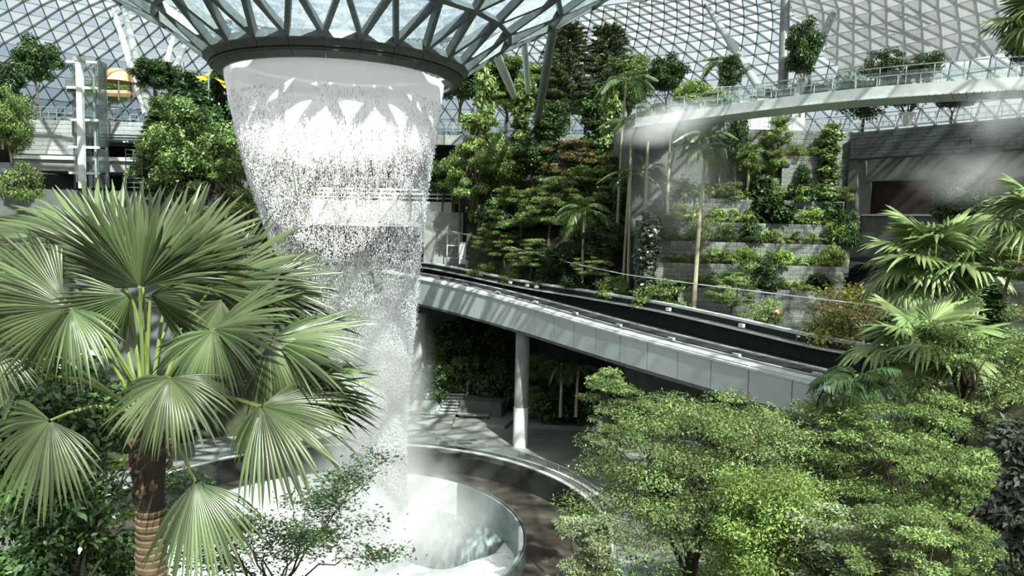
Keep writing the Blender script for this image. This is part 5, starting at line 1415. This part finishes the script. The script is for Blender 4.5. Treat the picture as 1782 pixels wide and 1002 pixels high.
# ================================================================== MIDDLE SLOPE beyond the viaduct
SLOPE = [   # variant, px, place up the bank 0..1, pixel row of the top, crown px, label
    ('lay3', 832, .55, 195, 105, 'tall leafy tree just right of the waterfall, dense from ledge to rail'),
    ('vin1', 838, .80, 110, 48, 'climber covered column rising above the tree right of the waterfall'),
    ('fic2', 800, .60, 250, 80, 'dark green tree tight against the right edge of the waterfall'),
    ('fic2', 872, .50, 240, 110, 'rounded green tree second from the waterfall'),
    ('lay1', 905, .22, 325, 125, 'layered tree over the viaduct in front of the rounded one'),
    ('lay2', 858, .15, 385, 80, 'small pale tree behind the cable near the white cabinet'),
    ('vin1', 905, .85, 130, 50, 'climber column second from the waterfall'),
    ('lay2', 955, .25, 310, 120, 'light green layered tree over the middle of the viaduct'),
    ('fic1', 925, .55, 235, 100, 'dark full tree between the two climber columns and the brownish tree'),
    ('lay4', 992, .60, 245, 130, 'brownish layered tree below the twin conifers'),
    ('fic3', 955, .85, 170, 80, 'dark rounded tree in front of the stone wall'),
    ('lay1', 1030, .40, 290, 120, 'layered tree right of the brownish tree'),
    ('fic2', 1010, .15, 360, 110, 'rounded tree low on the bank under the layered one'),
    ('vin2', 1030, .80, 150, 54, 'dark climber column below the right conifer'),
    ('vin1', 1058, .60, 160, 44, 'slim climber column by the areca palm crowns'),
    ('lay3', 1066, .45, 270, 100, 'leafy tree beside the return of the blank wall'),
    ('fic1', 1060, .10, 385, 100, 'dark broadleaf tree at the viaduct, left of the blank wall'),
    ('lay2', 1040, .05, 430, 90, 'small light tree tight behind the viaduct coping'),
    ('fic3', 985, .05, 425, 90, 'small dark tree in the gap behind the viaduct'),
    ('lay2', 925, .05, 415, 90, 'low spreading tree behind the coping, under the cable'),
    ('lay1', 880, .08, 400, 80, 'low layered tree above the coping near the portal'),
    ('vin2', 1085, .25, 300, 50, 'dark climber column at the corner of the blank wall'),
    ('fic1', 770, .75, 270, 70, 'dark tree half veiled by the right edge of the water'),
]
def kindname(v):
    nm = 'climber_column' if v.startswith('vin') else ('shrub' if v.startswith('bus') else 'tree')
    return nm, {'climber_column': 'climber', 'shrub': 'shrub', 'tree': 'tree'}[nm]
for (v, px, vv, ytop, w_, lb) in SLOPE:
    p = slope(px, vv); q = pix(p); nm, ct = kindname(v)
    plant(v, q[0], q[1], p.y, q[1] - ytop, w_, lb, nm, ct)
for k, (px, vv, v, hp, wp, lb) in enumerate(((850, .02, 'bus3', 45, 70, 'feathery shrub spilling over the bank beside the cabinet'), (895, .01, 'bus1', 40, 70, 'mid green shrub on the bank edge under the low layered tree'), (950, .02, 'bus2', 45, 70, 'dark shrub on the bank edge over the viaduct middle'),
                                    (1010, .01, 'bus7', 45, 70, 'broadleaf shrub on the bank edge before the rounded tree'), (1075, .02, 'bus1', 55, 80, 'green shrub on the bank edge at the blank wall corner'), (1000, .4, 'bus1', 70, 110, 'green shrub halfway up the bank under the brownish tree'),
                                    (940, .4, 'bus2', 70, 110, 'dark shrub halfway up the bank between the trees'), (870, .35, 'bus7', 70, 90, 'broadleaf shrub halfway up the bank by the first climber'), (1050, .3, 'bus3', 60, 90, 'feathery shrub halfway up the bank near the palms'))):
    p = slope(px, vv); q = pix(p); plant(v, q[0], q[1], p.y, hp, wp, lb, 'shrub', 'shrub')
MID = [
    ('vin3', 1125, 530, 77, 165, 50, 'silvery climber column before the blank wall'),
    ('bus1', 1145, 540, 76, 75, 110, 'green bush at the foot of the silvery climber column'),
    ('lay2', 1270, 560, 70, 90, 90, 'feathery layered tree behind the viaduct near the tall palm'),
    ('fic2', 340, 450, 71, 270, 170, 'big green tree left of the waterfall'),
    ('lay1', 300, 430, 72, 260, 140, 'tall layered tree right of the scaffold tower'),
    ('lay3', 395, 460, 70, 230, 130, 'layered tree touching the left edge of the waterfall'),
    ('con2', 275, 390, 72, 190, 100, 'conifer like tree rising in front of the left strut feet'),
    ('vin2', 333, 320, 73, 190, 70, 'dark creeper hung column between the left struts and the ring'),
    ('fic1', 395, 330, 76, 220, 95, 'dark tree tucked under the left end of the ring'),
    ('fic3', 300, 300, 73.5, 150, 80, 'dark tree crown in front of the parapet right of the strut feet'),
    ('lay1', 430, 420, 72, 190, 120, 'layered tree seen through the left spray'),
    ('fic2', 20, 330, 62, 180, 90, 'slender tree at the left edge in front of the parapet'),
    ('fic1', 4, 260, 66, 160, 80, 'dark crown cut by the left edge'),
    ('bus1', 35, 350, 60, 90, 80, 'bright shrub at the left edge above the fan palm'),
    ('lay3', 470, 440, 86, 190, 140, 'tree behind the left half of the waterfall'),
    ('fic2', 540, 340, 117, 120, 110, 'blurred tree behind the middle of the waterfall'),
    ('lay2', 640, 335, 117, 120, 120, 'blurred tree behind the right half of the waterfall'),
    ('fic1', 715, 335, 117, 120, 90, 'dark tree behind the right edge of the waterfall'),
]
for (v, px, py, Y, h, w_, lb) in MID:
    nm, ct = kindname(v); plant(v, px, py, Y, h, w_, lb, nm, ct)
TOP = [
    ('fic1', 66, 205, 80, 142, 78, 'round dark tree standing alone on the left parapet'),
    ('fic3', 8, 205, 82, 100, 60, 'dark tree at the left edge on the parapet'),
    ('fic2', 185, 200, 90, 60, 90, 'low tree below the tan pavilion'),
    ('fic1', 270, 200, 82, 100, 80, 'dark tree behind the left strut pair'),
    ('fic3', 305, 205, 82, 95, 60, 'dark tree between strut pair and yellow sail'),
    ('fic1', 800, 232, 124, 130, 80, 'dark tree on the parapet tight against the ring'),
    ('fic3', 850, 232, 125, 150, 90, 'tall dark tree behind the pale leaning strut'),
    ('lay1', 905, 232, 124, 125, 90, 'green tree on the parapet behind the second climber column'),
    ('con1', 985, 236, 123, 198, 95, 'left one of the twin conifers against the roof'),
    ('con2', 1055, 236, 122, 204, 90, 'right one of the twin conifers against the roof'),
    ('fic3', 945, 234, 127, 120, 80, 'dark tree left of the twin conifers'),
    ('fic2', 880, 232, 130, 110, 90, 'full tree on the parapet between the two pale struts'),
    ('fic1', 1018, 236, 133, 75, 70, 'low dark tree between the trunks of the twin conifers'),
    ('fic2', 1090, 240, 121, 150, 80, 'green tree right of the right conifer on the parapet'),
    ('fic1', 1158, 212, 90, 118, 70, 'dark round tree left of the bright green shrub'),
    ('fic3', 1095, 225, 120, 110, 70, 'dark tree between the right conifer and the round one'),
    ('fic3', 1270, 205, 86, 115, 48, 'narrow dark tree behind the bright strut'),
    ('fic1', 1392, 205, 86, 172, 62, 'tall dark tree between the two right struts'),
    ('fic1', 1340, 215, 92, 60, 80, 'low tree behind the footbridge near the strut feet'),
    ('fic1', 1400, 205, 97, 65, 70, 'low tree behind the right white strut'),
    ('umb1', 1500, 240, 88, 112, 150, 'wide spreading tree hanging under the footbridge, left one'),
    ('fic1', 1655, 217, 79, 66, 72, 'small tree under the footbridge, right one'),
    ('fic3', 1775, 160, 60, 120, 70, 'dark tree at the right edge above the footbridge'),
]
for (v, px, py, Y, h, w_, lb) in TOP: plant(v, px, py, Y, h, w_ * (1.35 if 780 < px < 1110 else 1.1), lb)
# clipped umbrella trees on flared planters
def umbrella_tree(px, py, Y, hpx, wpx, label):
    k = mpp(Y); o = empty('clipped_tree', at(px, py, Y), label, 'tree')
    m = MB(); m.lathe([(3 * k, 0), (14 * k, hpx * .32 * k), (12 * k, hpx * .32 * k), (1 * k, 2 * k)], (0, 0), 14); m.obj('flared_planter', G['white'], o)
    g = np.random.default_rng(px); K = 40; a = g.random(K) * 2 * PI; r = wpx * .40 * k * np.sqrt(g.random(K))
    C = np.stack([r * np.cos(a), r * np.sin(a), hpx * k * g.uniform(.55, .93, K)], -1); s = wpx * k * g.uniform(.1, .15, K)
    F = cloud(C, np.stack([s, s, s * .6], -1), 5000, g, .26, .5, .7, .6, .5)
    inst('foliage', mesh_np('foliage', F, quads(len(F) // 4), G['leaf_dark']), o, kind='stuff')
    m = MB()
    for q in range(7): branchy(m, (0, 0, hpx * .2 * k), C[q * 3], 1.6 * k, .6 * k, g, 4, .03, 5)
    m.obj('trunk', G['bark_dark'], o)
umbrella_tree(1534, 188, 82, 96, 86, 'clipped flat topped tree behind the footbridge, left of its twin')
umbrella_tree(1600, 188, 82, 92, 74, 'clipped flat topped tree behind the footbridge, right of its twin')
umbrella_tree(1577, 220, 84, 72, 84, 'clipped dark tree on a flared planter below the footbridge')
plant('bus4', 1203, 182, 82, 56, 84, 'bright lime green shrub by the far end of the footbridge', 'shrub', 'shrub')
plant('bus4', 1245, 186, 83, 40, 60, 'smaller lime green shrub right of the big one by the footbridge', 'shrub', 'shrub')

# areca palms
for (px, py, Y, h, f, lb, ln) in ((1207, 540, 72.5, 262, 46, 'tall areca palm whose pale trunk stands before the terrace down to the viaduct', .03),
                             (1222, 345, 79, 92, 42, 'areca palm with pale crown just right of the tallest trunk', .02),
                             (1160, 388, 81, 158, 42, 'shadowy areca palm veiled by mist at the blank wall', .0),
                             (1092, 520, 83, 290, 46, 'areca palm with drooping fronds at the left edge of the blank wall', -.02),
                             (1083, 520, 84, 200, 40, 'lower areca palm beside the dark climber column', .02),
                             (1072, 440, 88, 280, 48, 'areca palm in front of the right conifer', .02),
                             (1122, 388, 81, 178, 36, 'areca palm under the mist cloud', .0),
                             (1012, 505, 87, 125, 56, 'feathery palm hanging over the viaduct middle', .0),
                             (1250, 205, 88, 78, 34, 'small palm behind the footbridge left of the bright strut', .0),
                             (1300, 350, 82.5, 70, 36, 'young palm on the second terrace tier, left', .0),
                             (975, 725, 86, 80, 30, 'slim young palm under the viaduct right of the pier', .0),
                             (1002, 725, 85, 75, 30, 'second slim young palm under the viaduct', .02),
                             (405, 175, 84, 46, 34, 'spiky palm beside the yellow play sail', .0),
                             (866, 478, 108, 70, 32, 'thin palm with bowed leaves beside the white cabinet', .03)):
    feather_palm(px, py, Y, h, f * 1.25, lb, 11, trunk_px=7 if h < 270 and h > 250 else 5, lean=ln)
# small trees on the terrace tiers
for (v, px, py, Y, h, w_, lb) in (('lay3', 1345, 347, 82.4, 145, 62, 'conical young tree on the second terrace tier, striped trunk'),
                              ('vin1', 1438, 347, 82.4, 130, 52, 'leafy climber tree at the right end of the upper terrace tiers'),
                              ('fic3', 1277, 347, 82.6, 160, 46, 'dark thin tree at the left end of the upper terrace tier'),
                              ('fic2', 1300, 347, 82.8, 100, 55, 'bushy young tree left of the conical one'),
                              ('bus2', 1400, 347, 82.3, 65, 60, 'dark shrub below the planter box'),
                              ('bus2', 1475, 430, 79.4, 70, 60, 'dark spiky shrub at the right end of the third tier'),
                              ('bus1', 1385, 270, 83.2, 26, 50, 'low shrub in the planter box, left half'),
                              ('bus1', 1418, 271, 83.2, 28, 44, 'low shrub in the planter box, right half')):
    nm = 'climber_column' if v.startswith('vin') else ('shrub' if v.startswith('bus') else 'tree')
    plant(v, px, py, Y, h, w_, lb, nm, {'climber_column': 'climber', 'shrub': 'shrub', 'tree': 'tree'}[nm])
mg = MB()
gg = np.random.default_rng(9); A = at(1364, 270, YT - 1.1); B = at(1430, 272, YT - 1.1); n = 1500
P = np.array(A)[None] + (np.array(B) - np.array(A))[None] * gg.random(n)[:, None] + np.stack([gg.normal(size=n) * .05, gg.uniform(-.15, .5, n), 0 * gg.random(n)], -1)
V = leaf_geo(P, nrm(np.stack([gg.normal(size=n) * .4, gg.normal(size=n) * .4 - .3, np.ones(n)], -1)), np.tile([0, -1.0, .2], (n, 1)), gg.uniform(.2, .4, n), np.full(n, .05))
inst('grass', mesh_np('grass', V, quads(n), G['leaf_yellow']), label='yellow green grass edging the terrace planter box', cat='grass', kind='stuff')

# ferns and low plants spilling over the tiers
rr = random.Random(5)
rows = [(1180, 1475, 346, YT - 1.5), (1130, 1480, 387, YT - 3.0), (1120, 1480, 421, YT - 4.5), (1118, 1470, 459, YT - 6.0), (1190, 1440, 502, YT - 7.5)]
KINDS = [('fern1', 'bright green fern', .9), ('fern2', 'mid green fern', .9), ('fern3', 'dark arching fern', .9), ('bus4', 'light green low shrub', .8), ('bus2', 'dark low shrub', .8), ('spike', 'spiky rosette plant', .9), ('bus5', 'reddish low plant', .5), ('bus7', 'broadleaf low shrub', .9), ('bus3', 'fine leaved low shrub', .8)]
WGT = [6, 5, 3, 5, 2, 3, 1, 2, 3]
ORD = ('top', 'second', 'third', 'fourth', 'lowest')
for ri, (x0, x1, y, Y) in enumerate(rows):
    x = x0 + rr.uniform(0, 10); todo = []
    while x < x1:
        v, lb, s = rr.choices(KINDS, WGT)[0]
        if x < 1180 and rr.random() < .45:
            x += 30; continue
        wpx = rr.uniform(46, 88) * s; hpx = wpx * rr.uniform(.6, 1.0)
        todo.append((v, lb, x, y + rr.uniform(0, 3) + (x - 1300) * .025, Y + rr.uniform(-.2, .7), hpx, wpx))
        x += wpx * rr.uniform(.3, .6)
    seen = {}
    for (v, lb, x, yy, Y_, hpx, wpx) in todo:
        n_all = sum(1 for q in todo if q[1] == lb); seen[lb] = seen.get(lb, 0) + 1
        txt = ('the only %s' % lb if n_all == 1 else '%s %s from the left' % (ORDW[seen[lb] - 1], lb)) + ' on the %s planted terrace ledge' % ORD[ri]
        plant(v, x, yy, Y_, hpx, wpx, txt, 'ledge_plant', 'plant', '%ss on the %s terrace ledge' % (lb, ORD[ri]))
# understory by the pool: shaded planting behind the pier and steps
und = [(700, 705, 97, 60, 80), (745, 700, 98, 75, 90), (790, 680, 102, 80, 90), (835, 690, 101, 85, 95), (880, 700, 99, 85, 90), (925, 715, 95, 60, 70), (965, 728, 92, 55, 70), (1015, 735, 90, 65, 80), (735, 640, 108, 80, 100), (810, 620, 110, 80, 110), (870, 620, 110, 80, 100), (940, 660, 100, 60, 80), (990, 690, 94, 60, 70)]
PLC = ('nearest the spray', 'behind the left bench', 'right behind the stone steps', 'behind the dark planter wall', 'just left of the round pier', 'just right of the round pier', 'below the two slim palms', 'left of the flower bowl', 'high up behind the spray', 'high up above the stone steps', 'high up left of the round pier', 'against the back wall behind the pier', 'under the right slim palm')
for i, (px, py, Y, h, w_) in enumerate(und):
    plant(('bus7', 'bus2', 'bus1')[i % 3], px, py, Y, h, w_, ('large leaved shrub', 'dark shrub', 'mid green shrub')[i % 3] + ' in shade under the viaduct, ' + PLC[i], 'shade_shrub', 'shrub', 'shrubs in the shade under the viaduct')
for (px, py, Y, h, w_, v, lb) in ((740, 716, 92, 26, 50, 'spike', 'grassy tuft on the planter wall left of the steps'), (1045, 720, 84, 60, 60, 'bus7', 'big leaved plant behind the flower bowl'),
                              (1080, 760, 80, 50, 70, 'bus4', 'light shrub on the sunlit planter edge'), (822, 468, 113, 60, 40, 'spike', 'reed like tuft beside the white cabinet'), (800, 303, 119, 20, 50, 'fern1', 'low fern on the concrete ledge by the waterfall'),
                              (845, 476, 110, 62, 60, 'spike', 'grey leaved clump above the viaduct near the portal'), (885, 484, 104, 50, 50, 'fern2', 'fern clump over the viaduct coping right of the portal')):
    plant(v, px, py, Y, h, w_, lb, 'shrub', 'shrub')
# yellow flowers in the bowl and along the kerb, fountain grass
fl = MB()
for k in range(60):
    a = random.random() * 6.28; r = 1.6 * math.sqrt(random.random()); c = Vector((math.cos(a) * r, math.sin(a) * r, 2.3 + random.random() * .35))
    for q in range(4):
        t = q * PI / 2 + a; fl.add([c, c + Vector((math.cos(t) * .12, math.sin(t) * .12, .05)), c + Vector((math.cos(t + .7) * .16, math.sin(t + .7) * .16, .08)), c + Vector((math.cos(t + 1.3) * .12, math.sin(t + 1.3) * .12, .05))], [(0, 1, 2, 3)])
fl.obj('yellow_flowers', G['flower_yellow'], None, 'yellow flowers blooming in the rounded stone bowl', 'flowers', None, 'stuff').location = pl_.location
plant('bus1', 1038, 742, at_z(1038, 745, 0.3).y, 14, 34, 'leafy green plant under the yellow flowers in the bowl', 'potted_plant', 'plant').location.z += 2.0
# pink flower head on the slope
pk = mat('pink_petals', hexc('e59a8a')); m = MB()
for q in range(14):
    a = q * 2.4; e = q / 14 * 1.4; m.tube([(0, 0, 0), Vector((math.cos(a) * math.cos(e), math.sin(a) * math.cos(e), math.sin(e))) * .28], [.05, .10], 5)
o = m.obj('pink_flower', pk, None, 'pink flower head glowing on the slope above the viaduct coping', 'flower'); o.location = at(1352, 545, 63.5)
